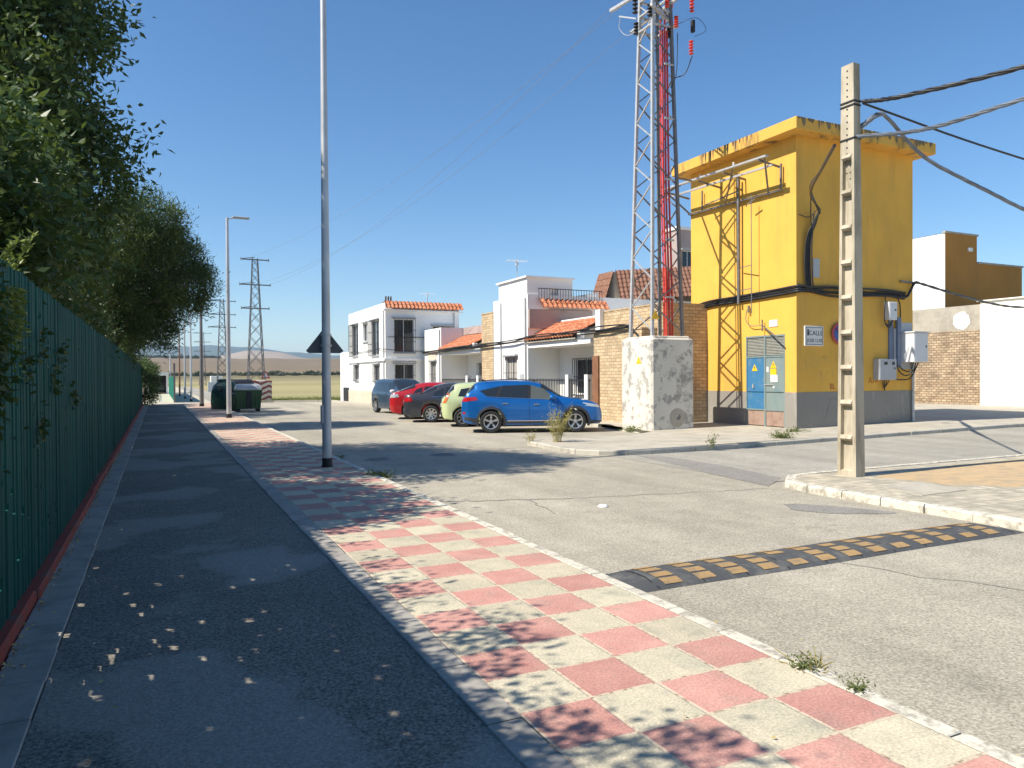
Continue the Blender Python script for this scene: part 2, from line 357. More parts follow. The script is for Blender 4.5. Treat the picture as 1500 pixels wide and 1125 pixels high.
# ------------------------------------------------------------------ terrain
def interp(x, pts):
    if x <= pts[0][0]: return pts[0][1]
    for (a, b), (c, d) in zip(pts, pts[1:]):
        if x <= c:
            t = (x - a) / (c - a); t = t * t * (3 - 2 * t) * .5 + t * .5; return b + (d - b) * t
    return pts[-1][1]
azr = [(-20, 44), (-2, 46), (0, 47), (2, 43), (3.5, 45), (6, 43), (8.5, 37), (12, 32), (20, 30), (40, 34), (90, 38)]
azb = [(-20, 10), (-1, 12), (2.5, 18), (4, 30), (6, 38), (8, 36), (10, 27), (14, 25), (90, 24)]
def terr():
    rs = [0, 6, 14, 25, 40, 60, 90, 130, 180, 240, 300, 340, 380, 430, 500, 580, 660, 740, 800, 860, 950, 1150, 1400, 1700, 1900, 2000, 2150, 2500, 3200, 3900, 4300, 4500, 4700, 5400, 7000]
    azs = [-90 + i for i in range(0, 84, 4)] + [-6 + i * .5 for i in range(0, 56)] + [22 + i * 4 for i in range(0, 85)]
    mb = MB(); n = len(azs)
    for r in rs:
        for a in azs:
            x = r * math.sin(math.radians(a)); y = r * math.cos(math.radians(a))
            wob = math.sin(a * 1.7 + r * .002) * .5 + math.sin(a * 4.1 + 1) * .3
            if r <= 240: z = -.16
            elif r <= 860:
                z = interp(r, [(240, -.16), (300, .2), (350, 3.3), (430, 5.5), (580, 12), (800, 21.5), (860, 21)])
                z *= 1 + .03 * wob if r > 340 else 1
            else:
                zb = interp(a, azb) * 2000 / 1083.; zf = interp(a, azr) * 4500 / 1083.
                z = interp(r, [(860, 21), (1150, 18), (2000, zb + 2), (2500, zb * .8), (4500, zf + 4 * wob), (5400, zf * .7), (7000, 0)])
            mb.v.append((x, y, z))
    for i in range(len(rs) - 1):
        for j in range(n):
            k = (j + 1) % n; mb.f.append((i * n + j, i * n + k, (i + 1) * n + k, (i + 1) * n + j)); mb.m.append(0)
    m, nt, bs = new_mat('field_ground'); p = pos(nt)
    le = N(nt, 'ShaderNodeVectorMath', operation='LENGTH'); nt.links.new(p, le.inputs[0])
    nb = noise(nt, p, .012, 5, .6)
    d = math_n(nt, 'MULTIPLY', le.outputs['Value'], math_n(nt, 'ADD', .9, math_n(nt, 'MULTIPLY', nb, .2)))
    d = math_n(nt, 'DIVIDE', d, 5000.)
    tan = (.50, .40, .20)
    c = ramp(nt, d, [(0, (.40, .33, .23)), (.0085, (.36, .31, .18)), (.0115, (.22, .25, .08)), (.0150, (.32, .28, .14)), (.030, (.36, .30, .15)), (.045, (.27, .24, .11)), (.056, (.36, .30, .16)), (.066, (.17, .15, .08)), (.074, (.20, .155, .10)), (.14, (.20, .15, .10)), (.17, (.22, .18, .12)), (.22, (.32, .26, .20)), (.43, (.36, .29, .23)), (.46, (.10, .13, .11)), (.6, (.08, .11, .09)), (1, (.08, .11, .09))])
    mp = N(nt, 'ShaderNodeMapping'); mp.inputs['Scale'].default_value = (.012, .06, .05); nt.links.new(p, mp.inputs['Vector'])
    c = mix(nt, .5, c, ramp(nt, noise(nt, mp.outputs[0], 1, 6, .7), [(.3, .35), (.7, .65)]), 'OVERLAY')
    c = mix(nt, .4, c, ramp(nt, noise(nt, p, 3, 6, .75), [(.3, .25), (.7, .75)]), 'OVERLAY')
    nt.links.new(c, bs.inputs['Base Color']); bs.inputs['Roughness'].default_value = 1; bs.inputs['Specular IOR Level'].default_value = .1
    tag(mb.build('ground', m, loc=(0, 0, 0), smooth=40), kind='structure')
terr()
def sheet(name, mat, pts, z, zf=None):
    mb = MB(); mb.add([(x, y, z if zf is None else zf(x)) for x, y in pts], [tuple(range(len(pts)))])
    return tag(mb.build(name, mat, loc=(0, 0, 0)), kind='structure')
def zs(x): return 0 if x < 12 else min(.12, .012 * (x - 12))
sheet('road_base', M['dirt'], [(3.2, -14), (14.2, -14), (14.2, 53.4), (3.2, 53.4)], -.112)
sheet('road', M['road2'], [(8.2, 6.6), (10.4, 8.2), (10.4, 9.2), (9.6, 13.4), (8.2, 13.4)], -.108)
sheet('road', M['road'], [(8.2, 16.3), (13.3, 16.3), (13.3, 41), (8.2, 41)], -.108)
# main road, plaza and side street
sheet('road', M['road'], [(3.2, -14), (8.6, -14), (8.6, 8.2), (9.2, 13.0), (13.2, 16.4), (13.2, 40.8), (11.7, 52), (7.2, 53.4), (3.2, 53.4)], -.104)
sheet('road_far', M['road2'], [(3.2, 53.4), (6.0, 53.4), (5.6, 160), (3.0, 160)], -.10)
mb = MB()
xs = [8.6, 9.2, 10, 12, 16, 22, 30, 60]
for a, b in zip(xs, xs[1:]): mb.quad((a, 8.8, -.1 + zs(a)), (b, 8.8, -.1 + zs(b)), (b, 13.3, -.1 + zs(b)), (a, 13.3, -.1 + zs(a)))
tag(mb.build('side_road', M['road2'], loc=(0, 0, 0)), kind='structure')
# darker worn and mended places in the carriageway: thin sheets of newer asphalt
def blobpatch(name, cx, cy, rx, ry, z, rot=0, seed=0):
    rr = random.Random(seed); pts = []
    for k in range(28):
        t = 2 * PI * k / 28; q = 1 + .16 * math.sin(3 * t + seed) + rr.uniform(-.06, .06)
        a, b = rx * q * math.cos(t), ry * q * math.sin(t)
        pts.append((cx + a * math.cos(rot) - b * math.sin(rot), cy + a * math.sin(rot) + b * math.cos(rot)))
    return sheet(name, M['patch'], pts, z)
blobpatch('road_patch', 7.65, 6.65, .62, .28, -.100, -.9, 1)
sheet('road_patch', M['patch2'], [(9.15, 13.08), (9.59, 12.84), (9.56, 10.80), (9.25, 9.06), (8.39, 8.49), (8.56, 10.01), (8.85, 11.31)], -.0985)
# thin cracks
mb = MB()
def crack(pts, w=.014, z=-.0985):
    for (a, b) in zip(pts, pts[1:]):
        a = Vector((*a, z)); b = Vector((*b, z)); d = (b - a).normalized().cross(Vector((0, 0, 1))) * w
        mb.quad(a - d, b - d, b + d, a + d)
def wig(x0, y0, x1, y1, n, amp, seed):
    r_ = random.Random(seed); return [(x0 + (x1 - x0) * i / n + r_.uniform(-amp, amp), y0 + (y1 - y0) * i / n + r_.uniform(-amp, amp)) for i in range(n + 1)]
crack(wig(3.4, 9.5, 5.2, 8.9, 14, .035, 1)); crack(wig(5.2, 8.9, 8.2, 8.3, 20, .04, 2), .008); crack(wig(4.6, 9.1, 4.4, 8.0, 8, .03, 3), .008)
crack(wig(5.4, 4.9, 8.2, -1, 22, .06, 5), .006); crack(wig(3.6, 17, 8.3, 15.5, 22, .05, 6), .012)
tag(mb.build('road_crack', M['patch'], loc=(0, 0, 0)), kind='structure')
# cycle path, edge bands, chequered footway
sheet('path', M['path'], [(-.55, -6), (1.34, -6), (1.34, 51.5), (-.55, 51.5)], -.006)
def slabrow(name, mat, x0, x1, y0, y1, step, z0, z1, gap=.008, jit=.004):
    mb = MB(); y = y0
    r_ = random.Random(len(name))
    while y < y1:
        j = r_.uniform(-jit, jit); g = r_.uniform(.5, 1.4) * gap
        mb.box(x0 + j, x1 + j, y + g / 2, y + step - g / 2, z0, z1 + r_.uniform(-jit, jit) * .5, bev=.006); y += step
    return tag(mb.build(name, mat, loc=(0, 0, 0)), kind='structure')
slabrow('kerb', M['band'], 1.34, 1.525, -5.9, 51.5, .36, -.1, .004)
slabrow('path_edging', M['band'], -.80, -.555, -5.9, 50, .5, -.1, .006, .012)
sheet('sidewalk', M['tiles'], [(1.525, -6), (3.13, -6), (3.13, 51.5), (1.525, 51.5)], 0)
slabrow('kerb', M['whitekerb'], 3.13, 3.235, -5.9, 51.5, .5, -.2, .003, .01, .006)
sheet('verge', M['dirt'], [(-60, -20), (-.8, -20), (-.8, 170), (-60, 170)], -.02)
sheet('path_far', M['farpath'], [(-.8, 51.5), (3.2, 51.5), (3.0, 160), (-.8, 160)], -.012)
# plinth of the fence (painted red)
mb = MB(); y = -6
while y < 50:
    l = random.uniform(2.2, 3.2); y2 = min(50, y + l - .01); h = .075 + random.uniform(-.008, .008)
    mb.box(-.99, -.80 + random.uniform(-.012, .012), y, y2, -.1, h, bev=.014); y += l
tag(mb.build('low_plinth', M['redp'], loc=(-.9, 22, 0)), 'low red painted plinth running along the foot of the green fence', 'plinth')
# red trickle strip behind kerb: flat painted gutter
# ------------------------------------------------------------------ green fence
fx = -.90
fe = empty('slatted_fence', (fx, 20, 0), 'tall dark green ribbed metal fence along the left of the cycle path', 'fence')
mb = MB(); y = -6.0; k = 0
H0 = 2.36
r_ = random.Random(3)
while y < 50.0:
    wd = .088 + r_.uniform(-.003, .003); dx = r_.uniform(-.006, .006); t = H0 + r_.uniform(-.02, .012)
    
    # trapezoid rib: a shallow folded profile
    pr = [(0, 0), (.014, .022), (wd - .014, .022), (wd, 0), (wd, -.003), (0, -.003)]
    cuts = [.07]; nh = 4 if y < 5.4 else 2 if y < 9 else 1; zq = [.3 + (1.95 * q / nh) for q in range(nh + 1)]
    for q in range(nh):
        if r_.random() < (.55 if y < 9 else .16): a_ = r_.uniform(zq[q], zq[q + 1] - .12); cuts += [a_, a_ + r_.uniform(.015, .075)]
    cuts.append(t)
    for za, zb in zip(cuts[::2], cuts[1::2]):
        v = [(fx + dx + b, y + a, za) for a, b in pr] + [(fx + dx + b, y + a, zb) for a, b in pr]
        mb.add(v, [(0, 1, 7, 6), (1, 2, 8, 7), (2, 3, 9, 8), (3, 4, 10, 9), (4, 5, 11, 10), (5, 0, 6, 11), (6, 7, 8, 9, 10, 11)])
    for za, zb in zip(cuts[1::2], cuts[2::2]):       # ragged holes added to let sun dapple the path; slivers left at the edges
        h_ = zb - za; X_ = fx + dx + .010
        a1 = r_.uniform(.25, .6) * wd; a2 = r_.uniform(.5, .95) * wd; k1 = r_.uniform(.3, .9)
        mb.add([(X_, y - .001, za - .002), (X_, y + a1, za - .002), (X_, y - .001, za + h_ * k1)], [(0, 1, 2)])
        mb.add([(X_ + .001, y + wd + .001, zb + .002), (X_ + .001, y + wd - a1 * r_.uniform(.3, 1.2), zb + .002), (X_ + .001, y + wd + .001, za + h_ * r_.uniform(.0, .5))], [(0, 1, 2)])
        mb.add([(X_ + .002, y + wd * .3, zb + .002), (X_ + .002, y + wd * .3 + a2 * .4, zb + .002), (X_ + .002, y + wd * .3 + a2 * .15, zb - h_ * r_.uniform(.2, .8))], [(0, 1, 2)])
    y += wd - .0015
mb.build('slat_sheet', M['green'], fe)
mb = MB()
for z in (.5, 1.3, 2.15): mb.box(fx - .05, fx - .012, -6, 50, z, z + .05)
mb.build('rail', M['green'], fe)
for yy in [-4.5 + 2.5 * i for i in range(22)]:
    mb = MB(); mb.box(fx - .11, fx - .052, yy, yy + .06, -.05, 2.3); mb.build('post', M['green'], fe)
# ------------------------------------------------------------------ traffic island, right
def arc(cx, cy, r, a0, a1, n): return [(cx + r * math.cos(math.radians(a0 + (a1 - a0) * i / n)), cy + r * math.sin(math.radians(a0 + (a1 - a0) * i / n))) for i in range(n + 1)]
def zi(x, y): return 0
isl = [(8.55, -14)] + [(8.55, 6.9)] + arc(9.45, 7.75, .9, 180, 95, 6) + [(60, 8.72)] + [(60, -14)]
sheet('pavement', M['cobble'], isl, 0)
def kerbline(name, mat, pts, step=.55, w=.14, z1=.004, z0=-.2, zf=None):
    mb = MB(); r_ = random.Random(11)
    P = [Vector((x, y, 0)) for x, y in pts]; seg = []
    # resample
    d = [0]
    for a, b in zip(P, P[1:]): d.append(d[-1] + (b - a).length)
    def at(t):
        for i in range(len(P) - 1):
            if t <= d[i + 1] + 1e-6: return P[i].lerp(P[i + 1], (t - d[i]) / max(1e-6, d[i + 1] - d[i]))
        return P[-1]
    t = 0
    while t < d[-1] - .05:
        a = at(t + .006); b = at(min(d[-1], t + step - .006)); dr = (b - a).normalized(); n = Vector((-dr.y, dr.x, 0))
        j = r_.uniform(-.008, .008); za = z1 + r_.uniform(-.004, .004) + (zf(a.x) if zf else 0); zb_ = z1 + (zf(b.x) if zf else 0)
        a = a + n * j; b = b + n * j; c = b + n * w; e = a + n * w
        o = n * .018
        v = [(a.x, a.y, z0), (b.x, b.y, z0), (c.x, c.y, z0), (e.x, e.y, z0), (a.x, a.y, za - .02), (b.x, b.y, zb_ - .02), (c.x, c.y, zb_), (e.x, e.y, za), (a.x + o.x, a.y + o.y, za), (b.x + o.x, b.y + o.y, zb_)]
        mb.add(v, [(3, 2, 1, 0), (0, 1, 5, 4), (4, 5, 9, 8), (8, 9, 6, 7), (1, 2, 6, 9, 5), (2, 3, 7, 6), (3, 0, 4, 8, 7)]); t += step
    return tag(mb.build(name, mat, loc=(0, 0, 0)), kind='structure')
kerbline('kerb', M['whitekerb'], list(reversed([(8.42, -12), (8.42, 6.9)] + arc(9.45, 7.8, 1.03, 180, 95, 7) + [(30, 8.86)])), .6, .15)
# orange sand square with slab
mb = MB(); pts = []
for k in range(60):
    t = 2 * PI * k / 60; q = 1 + .05 * math.sin(5 * t) + random.uniform(-.03, .03)
    ex, ey = math.copysign(abs(math.cos(t)) ** .5, math.cos(t)), math.copysign(abs(math.sin(t)) ** .5, math.sin(t))
    pts.append((14.6 + 4.4 * ex * q, 7.25 + 1.05 * ey * q, .010))
pts2 = [(14.6 + (x - 14.6) * .85, 7.25 + (y - 7.25) * .7, .028) for x, y, z in pts]
n = 60
mb.add([(x, y, .001) for x, y, z in pts] + pts2, [(i, (i + 1) % n, n + (i + 1) % n, n + i) for i in range(n)] + [tuple(range(n, 2 * n))])
tag(mb.build('sand_patch', M['sand'], loc=(0, 0, 0), smooth=60), kind='structure')
mb = MB(); mb.poly([(9.28, 7.25), (9.03, 6.42), (9.98, 6.44), (10.10, 7.25)], -.05, .008)
tag(mb.build('manhole_slab', M['conc'], loc=(9.6, 6.8, 0)), 'flat square concrete cover slab let into the grey pavers near the sand', 'cover slab')
# grate in the side street kerb
g = empty('drain_grate', (10.7, 9.1, -.1), 'dark iron drain grate in the side street just behind the concrete pole', 'drain grate')
mb = MB(); mb.box(10.05, 11.4, 8.92, 9.32, -.12, -.094); mb.build('frame', M['steeld'], g)
mb = MB()
for i in range(26): mb.box(10.1 + i * .05, 10.125 + i * .05, 8.96, 9.28, -.094, -.086)
mb.build('bar', M['iron'], g)
# ------------------------------------------------------------------ far pavement (round the yellow building)
pv = [(8.35, 16.5), (8.25, 14.3)] + arc(9.3, 14.3, 1.05, 180, 262, 5) + [(9.6, 13.25), (16, 13.25)]
mb = MB()
def padd(pts): mb.add([(x, y, zs(x)) for x, y in pts], [tuple(range(len(pts)))])
padd(pv + [(16, 21), (13.2, 21), (12.6, 17.2), (11.5, 16.6)])
for a, b in ((16, 22), (22, 45)): padd([(a, 13.25), (b, 13.25), (b, 30), (a, 30)])
padd([(13.2, 21), (16, 21), (16, 42), (13.2, 42)])
tag(mb.build('pavement', M['conc'], loc=(0, 0, 0)), kind='structure')
kerbline('kerb', M['kerb'], [(12.2, 16.9), (11.5, 16.55), (8.4, 16.6), (8.2, 16.3), (8.13, 14.3)] + arc(9.3, 14.3, 1.17, 180, 262, 6) + [(9.6, 13.13), (22, 13.13), (45, 13.13)], .6, .13, .003, -.2, zs)
kerbline('kerb', M['kerb'], [(13.1, 41), (13.1, 20.8)], .6, .13, .003)
kerbline('kerb', M['kerb'], [(11.65, 41), (11.0, 52), (7.2, 53.4), (6.2, 53.4)], .6, .13, .03)
def cover(x, y, z, label):
    mb = MB(); mb.lathe([(0, .012), (.26, .012), (.29, .008), (.30, 0)], (x, y, z), n=28)
    for i in range(-4, 5): mb.box(x - .2, x + .2, y + i * .045 - .008, y + i * .045 + .008, z + .012, z + .016)
    tag(mb.build('manhole_cover', M['steeld'], loc=(x, y, z)), label, 'manhole cover')
cover(5.6, 15.2, -.104, 'round dark manhole cover in the shaded road left of the blue car')
cover(4.1, 15.0, -.104, 'round manhole cover in the tree shadow beside the tall lamp post')
mb = MB(); mb.lathe([(0, .03), (.04, .028), (.065, .012), (.07, 0)], (5.2, 8.15, -.1), n=12)
tag(mb.build('road_stud', M['stone'], loc=(5.2, 8.15, -.1), smooth=60), 'small white round pebble lying alone on the road', 'stone')
# ------------------------------------------------------------------ speed bump
sb = empty('speed_bump', (5.85, 5.05, -.1), 'black rubber speed bump with dull yellow blocks across the road', 'speed bump')
y0, y1, x0, x1, hh = 4.76, 5.36, 3.30, 8.34, .055
def bz(t, e=1): return -.102 + hh * e * math.sin(PI * min(1, max(0, t))) ** .6
mb = MB(); nx = 64; ny = 12
for i in range(nx + 1):
    x = x0 + (x1 - x0) * i / nx; e = min(1, (x - x0) / .35 + .12, (x1 - x) / .35 + .12)
    wob = .012 * math.sin(x * 2.1)
    for j in range(ny + 1): mb.v.append((x, y0 + (y1 - y0) * j / ny + wob, bz(j / ny, e)))
for i in range(nx):
    for j in range(ny): mb.f.append((i * (ny + 1) + j, (i + 1) * (ny + 1) + j, (i + 1) * (ny + 1) + j + 1, i * (ny + 1) + j + 1)); mb.m.append(0)
mb.build('rubber_body', M['bumpk'], sb, smooth=50)
mb = MB()
def bpatch(xa, xb, ta, tb, m=0, lift=.004, sl=0):
    for q in range(3):
        a = ta + (tb - ta) * q / 3; b = ta + (tb - ta) * (q + 1) / 3; wb = .012 * math.sin(xa * 2.1)
        mb.quad((xa + sl * a, y0 + (y1 - y0) * a + wb, bz(a) + lift), (xb + sl * a, y0 + (y1 - y0) * a + wb, bz(a) + lift), (xb + sl * b, y0 + (y1 - y0) * b + wb, bz(b) + lift), (xa + sl * b, y0 + (y1 - y0) * b + wb, bz(b) + lift), m)
for s in range(13):
    X = x0 + .36 + s * .345
    for (ta, tb, o) in ((.07, .24, .0), (.29, .46, .0), (.54, .71, .0), (.76, .93, .0)):
        if random.random() < .95: mb = MB(); bpatch(X + o, X + o + .18, ta, tb); mb.build('yellow_block', M['bumpy'], sb)
for s in range(11):
    X = x0 + .27 + s * .46; mb = MB(); bpatch(X, X + .012, .02, .98, 0, .0035); mb.build('joint', M['blk'], sb)
# ------------------------------------------------------------------ yellow transformer building
YB = (16.4, 15.5)
BX0, BX1, BY0, BY1 = 16.4, 21.35, 15.5, 20.1
yb = empty('transformer_building', (18.9, 17.8, 0), 'tall yellow windowless substation building with grey base and flat overhanging roof', 'building')
mb = MB()
def panel(mb, P, a0, a1, z0, z1, holes=(), depth=.14, m=0):
    """wall face with rectangular openings and their reveals; P(a, z, d)"""
    As = sorted(set([a0, a1] + [h[0] for h in holes] + [h[1] for h in holes])); Zs = sorted(set([z0, z1] + [h[2] for h in holes] + [h[3] for h in holes]))
    for i in range(len(As) - 1):
        for j in range(len(Zs) - 1):
            ca, cz = (As[i] + As[i + 1]) / 2, (Zs[j] + Zs[j + 1]) / 2
            if any(h[0] < ca < h[1] and h[2] < cz < h[3] for h in holes): continue
            mb.quad(P(As[i], Zs[j], 0), P(As[i + 1], Zs[j], 0), P(As[i + 1], Zs[j + 1], 0), P(As[i], Zs[j + 1], 0), m)
    for h in holes:
        c = [(h[0], h[2]), (h[1], h[2]), (h[1], h[3]), (h[0], h[3])]
        for (p, q) in zip(c, c[1:] + c[:1]): mb.quad(P(*p, 0), P(*q, 0), P(*q, depth), P(*p, depth), m)
        mb.quad(P(h[0], h[2], depth), P(h[1], h[2], depth), P(h[1], h[3], depth), P(h[0], h[3], depth), m)
def FX(c): return lambda a, z, d: (c + d, a, z)
def FY(c): return lambda a, z, d: (a, c + d, z)
DR = (15.93, 17.50, .05, 2.78)
panel(mb, FX(BX0), BY0, BY1, 1.09, 8.4, [(DR[0], DR[1], 1.09, DR[3])], .07)
panel(mb, FY(BY0), BX0, BX1, 1.09, 8.4)
mb.quad((BX1, BY0, -.1), (BX1, BY1, -.1), (BX1, BY1, 8.4), (BX1, BY0, 8.4)); mb.quad((BX1, BY1, -.1), (BX0, BY1, -.1), (BX0, BY1, 8.4), (BX1, BY1, 8.4))
mb.build('wall', M['yellow'], yb)
mb = MB()
e = .012
panel(mb, FX(BX0 - e), BY0 - e, BY1, -.2, 1.09, [(DR[0], DR[1], -.2, 1.09)], .07 + e)
panel(mb, FY(BY0 - e), BX0 - e, BX1, -.2, 1.09)
mb.quad((BX0 - e, BY0 - e, 1.09), (BX1, BY0 - e, 1.09), (BX1, BY0, 1.09), (BX0, BY0, 1.09)); mb.quad((BX0 - e, BY0, 1.09), (BX0, BY0, 1.09), (BX0, BY1, 1.09), (BX0 - e, BY1, 1.09))
mb.build('dado', M['dado'], yb)
mb = MB(); mb.box(BX0 - .47, BX1 + .47, BY0 - .45, BY1 + .45, 8.4, 8.74, bev=.015)
mb.build('roof_slab', M['yellowc'], yb)
mb = MB(); r2_ = random.Random(77)
for k in range(13):
    a_ = 16.9 + k * .17 + r2_.uniform(-.05, .05); w_ = r2_.uniform(.02, .05); h_ = r2_.uniform(.12, .38); xx = BX0 - .472
    mb.add([(xx, a_ - w_, 8.74), (xx, a_ + w_, 8.74), (xx, a_ + w_ * .5, 8.74 - h_ * .7), (xx, a_, 8.74 - h_), (xx, a_ - w_ * .6, 8.74 - h_ * .6)], [(0, 1, 2, 3, 4)])
for k in range(46):
    a_ = BX0 - .4 + k * .125 + r2_.uniform(-.05, .05); w_ = r2_.uniform(.03, .10); h_ = r2_.uniform(.05, .27); yy = BY0 - .4525 - r2_.uniform(0, .001)
    mb2_ = MB() if k == 0 else mb2_
    mb2_.add([(a_ - w_, yy, 8.735), (a_ + w_, yy, 8.735), (a_ + w_ * .8, yy, 8.74 - h_ * .7), (a_, yy, 8.74 - h_), (a_ - w_ * .7, yy, 8.74 - h_ * .5)], [(0, 1, 2, 3, 4)])
dq = mb2_.build('weather_stain', M['stain'], yb); dq['kind'] = 'stuff'
dp = mb.build('dark_drips', M['eave'], yb); dp['kind'] = 'stuff'
# doors
dr = MB(); a0, a1 = DR[0], DR[1]; mid = (a0 + a1) / 2 ; xd = BX0 - .005
for (p, q, z0_, z1_) in ((a0, a0 + .04, .03, DR[3]), (a1 - .04, a1, .03, DR[3]), (mid - .03, mid + .03, .03, DR[3]), (a0, a1, DR[3] - .05, DR[3]), (a0, a1, 2.12, 2.17), (a0, a1, .53, .57)):
    dr.box(xd - .004 * (q - p < .1), BX0 + .05, p, q, z0_, z1_)
door = dr.build('door_frame', M['bgrey'], yb)
for nm, mt, p, q in (('door_leaf', 'bgrey', a0 + .04, mid - .03), ('door_leaf', 'blue', mid + .03, a1 - .04)):
    mb = MB(); mb.box(BX0 + .012, BX0 + .05, p, q, .57, 2.12); d = mb.build(nm, M[mt], yb)
    d['label'] = 'faded grey right hand door leaf' if mt == 'bgrey' else 'bright blue left hand door leaf'
    mb = MB()
    for i in range(12): z = 2.19 + i * .045; mb.add([(BX0 + .012, p, z), (BX0 + .012, q, z), (BX0 + .045, q, z + .05), (BX0 + .045, p, z + .05)], [(0, 1, 2, 3)])
    mb.build('louvre', M['louv'], yb)
    mb = MB(); mb.box(BX0 + .02, BX0 + .05, p, q, .08, .53); mb.build('kick_panel', M['rustd'], yb)
mb = MB(); mb.bar((BX0 - .01, mid + .05, 1.3), (BX0 - .01, mid - .35, 1.3), .02); mb.box(BX0 - .03, BX0 + .01, mid + .45, mid + .5, 1.2, 1.32); mb.build('door_handle', M['steel'], yb)
def tri(mb, P, a, z, s, d): mb.add([P(a - s / 2, z, d), P(a + s / 2, z, d), P(a, z + s * .87, d), P(a - s / 2, z, d + .006), P(a + s / 2, z, d + .006), P(a, z + s * .87, d + .006)], [(0, 1, 2), (3, 5, 4), (0, 3, 4, 1), (1, 4, 5, 2), (2, 5, 3, 0)])
PX = FX(BX0)
def plate(mb, P, a0_, a1_, z0_, z1_, d0, d1): 
    p, q = P(a0_, z0_, d0), P(a1_, z1_, d1); mb.box(min(p[0], q[0]), max(p[0], q[0]), min(p[1], q[1]), max(p[1], q[1]), min(p[2], q[2]), max(p[2], q[2]))
def bolt(mb, P, a, z, s, d):
    pts = [(.02, .60), (-.12, .30), (.0, .30), (-.05, .08), (.12, .38), (.01, .38), (.08, .60)]
    mb.add([P(a + x * s, z + y * s, d) for x, y in pts], [tuple(range(7))])
for (a, z) in ((mid + .43, 1.72), (mid - .33, 1.80)):
    mb = MB(); tri(mb, PX, a, z, .24, .002); s1 = mb.build('warning_sign', M['warn'], yb)
    mb = MB(); bolt(mb, PX, a, z + .02, .22, -.001); mb.build('bolt_symbol', M['ink'], s1)
mb = MB(); plate(mb, PX, mid - .21 - .24, mid - .21, 1.60, 1.78, -.003, .010); s1 = mb.build('warning_sign', M['warn'], yb)
mb = MB(); plate(mb, PX, mid - .50, mid - .22, 1.38, 1.60, -.003, .011); mb.box(BX0 + .002, BX0 + .011, mid - .14, mid - .06, 1.68, 1.84); mb.box(BX0 + .002, BX0 + .011, mid - .37, mid - .31, 1.2, 1.28); mb.build('notice', M['signw'], yb)
mb = MB(); mb.box(BX0 - .02, BX0, 16.2, 16.52, 3.02, 3.22); mb.build('notice', M['boxw'], yb)
mb = MB(); mb.box(BX0 - .25, BX0 + .05, 15.85, 17.6, -.1, .045); mb.build('door_sill', M['conc'], yb)
# text helper
def text(name, s, size, M4, mat, parent, ext=.002, local_off=None):
    cu = bpy.data.curves.new(name, 'FONT'); cu.body = s; cu.size = size; cu.extrude = ext; cu.align_x = 'CENTER'
    t = bpy.data.objects.new(name + '_tmp', cu); col.objects.link(t)
    dg = bpy.context.evaluated_depsgraph_get(); me = bpy.data.meshes.new_from_object(t.evaluated_get(dg))
    bpy.data.objects.remove(t); me.transform(M4); me.transform(Matrix.Translation(-OFF.get(parent.name, Vector((0, 0, 0)))))
    me.materials.clear(); me.materials.append(mat)
    o = bpy.data.objects.new(name, me); col.objects.link(o); o.parent = parent; return o
def matY(x, y, z): return Matrix.Translation((x, y, z)) @ Matrix.Rotation(PI / 2, 4, 'X')          # faces -Y
def matX(x, y, z): return Matrix.Translation((x, y, z)) @ Matrix.Rotation(-PI / 2, 4, 'Z') @ Matrix.Rotation(PI / 2, 4, 'X')  # faces -X
# street sign made of ceramic tiles
ss = empty('street_name_sign', (17.05, 15.45, 2.7), 'cream ceramic street name plaque on the shaded yellow wall', 'street sign')
mb = MB(); mb.box(16.68, 17.42, 15.455, 15.5, 2.42, 3.0, bev=.008); mb.build('plaque', M['signw'], ss)
mb = MB()
for (a, b, c, d) in ((16.72, 17.38, 2.46, 2.475), (16.72, 17.38, 2.945, 2.96), (16.72, 16.735, 2.46, 2.96), (17.365, 17.38, 2.46, 2.96)): mb.box(a, b, 15.452, 15.456, c, d)
mb.box(16.77, 16.84, 15.452, 15.456, 2.72, 2.90); mb.build('border', M['ink'], ss)
text('lettering', 'CALLE', .19, matY(17.11, 15.452, 2.73), M['ink'], ss)
text('lettering', 'JOSE LUIS', .145, matY(17.06, 15.452, 2.53), M['ink'], ss)
# round no parking sign
rs = empty('round_sign', (18.05, 15.4, 2.8), 'round red and blue no parking sign on the yellow wall half hidden by the pole', 'road sign')
mb = MB(); mb.lathe([(0, -.012), (.315, -.012), (.315, .0)], (18.05, 15.44, 2.8), 'y', 36); mb.build('rim', M['signred'], rs)
mb = MB(); mb.lathe([(0, -.016), (.235, -.016), (.235, -.012)], (18.05, 15.44, 2.8), 'y', 36); mb.build('disc', M['signblue'], rs)
mb = MB(); mb.bar((17.89, 15.422, 2.96), (18.21, 15.422, 2.64), .06, .004); mb.build('slash', M['signred'], rs)
# graffiti and scratches
text('graffiti', 'EL', .22, matY(17.82, 15.482, 1.17), M['redink'], yb, .001)
def scrawl(mb, pts, w=.012, c=15.4855):
    for a, b in zip(pts, pts[1:]): mb.bar((a[0], c, a[1]), (b[0], c, b[1]), w, .003)
mb = MB(); scrawl(mb, [(19.35, 1.33), (19.42, 1.5), (19.5, 1.33), (19.4, 1.4)], .02, 15.498); scrawl(mb, [(19.55, 1.33), (19.58, 1.46), (19.66, 1.36), (19.72, 1.46), (19.72, 1.34)], .02, 15.498); mb.build('graffiti', M['redink'], yb)
mb = MB()
for (xx, zz, s) in ((17.0, 2.0, .22), (17.25, 1.95, .2), (17.5, 2.0, .25), (17.35, 1.55, .18), (17.6, 1.6, .16), (17.8, 1.62, .14), (21.0, 1.35, .12), (16.8, 1.9, .2)):
    scrawl(mb, [(xx + random.uniform(-s, s) * .5, zz + random.uniform(-s, s)) for _ in range(5)], .009, 15.498)
mb.build('scratch', M['paleink'], yb)
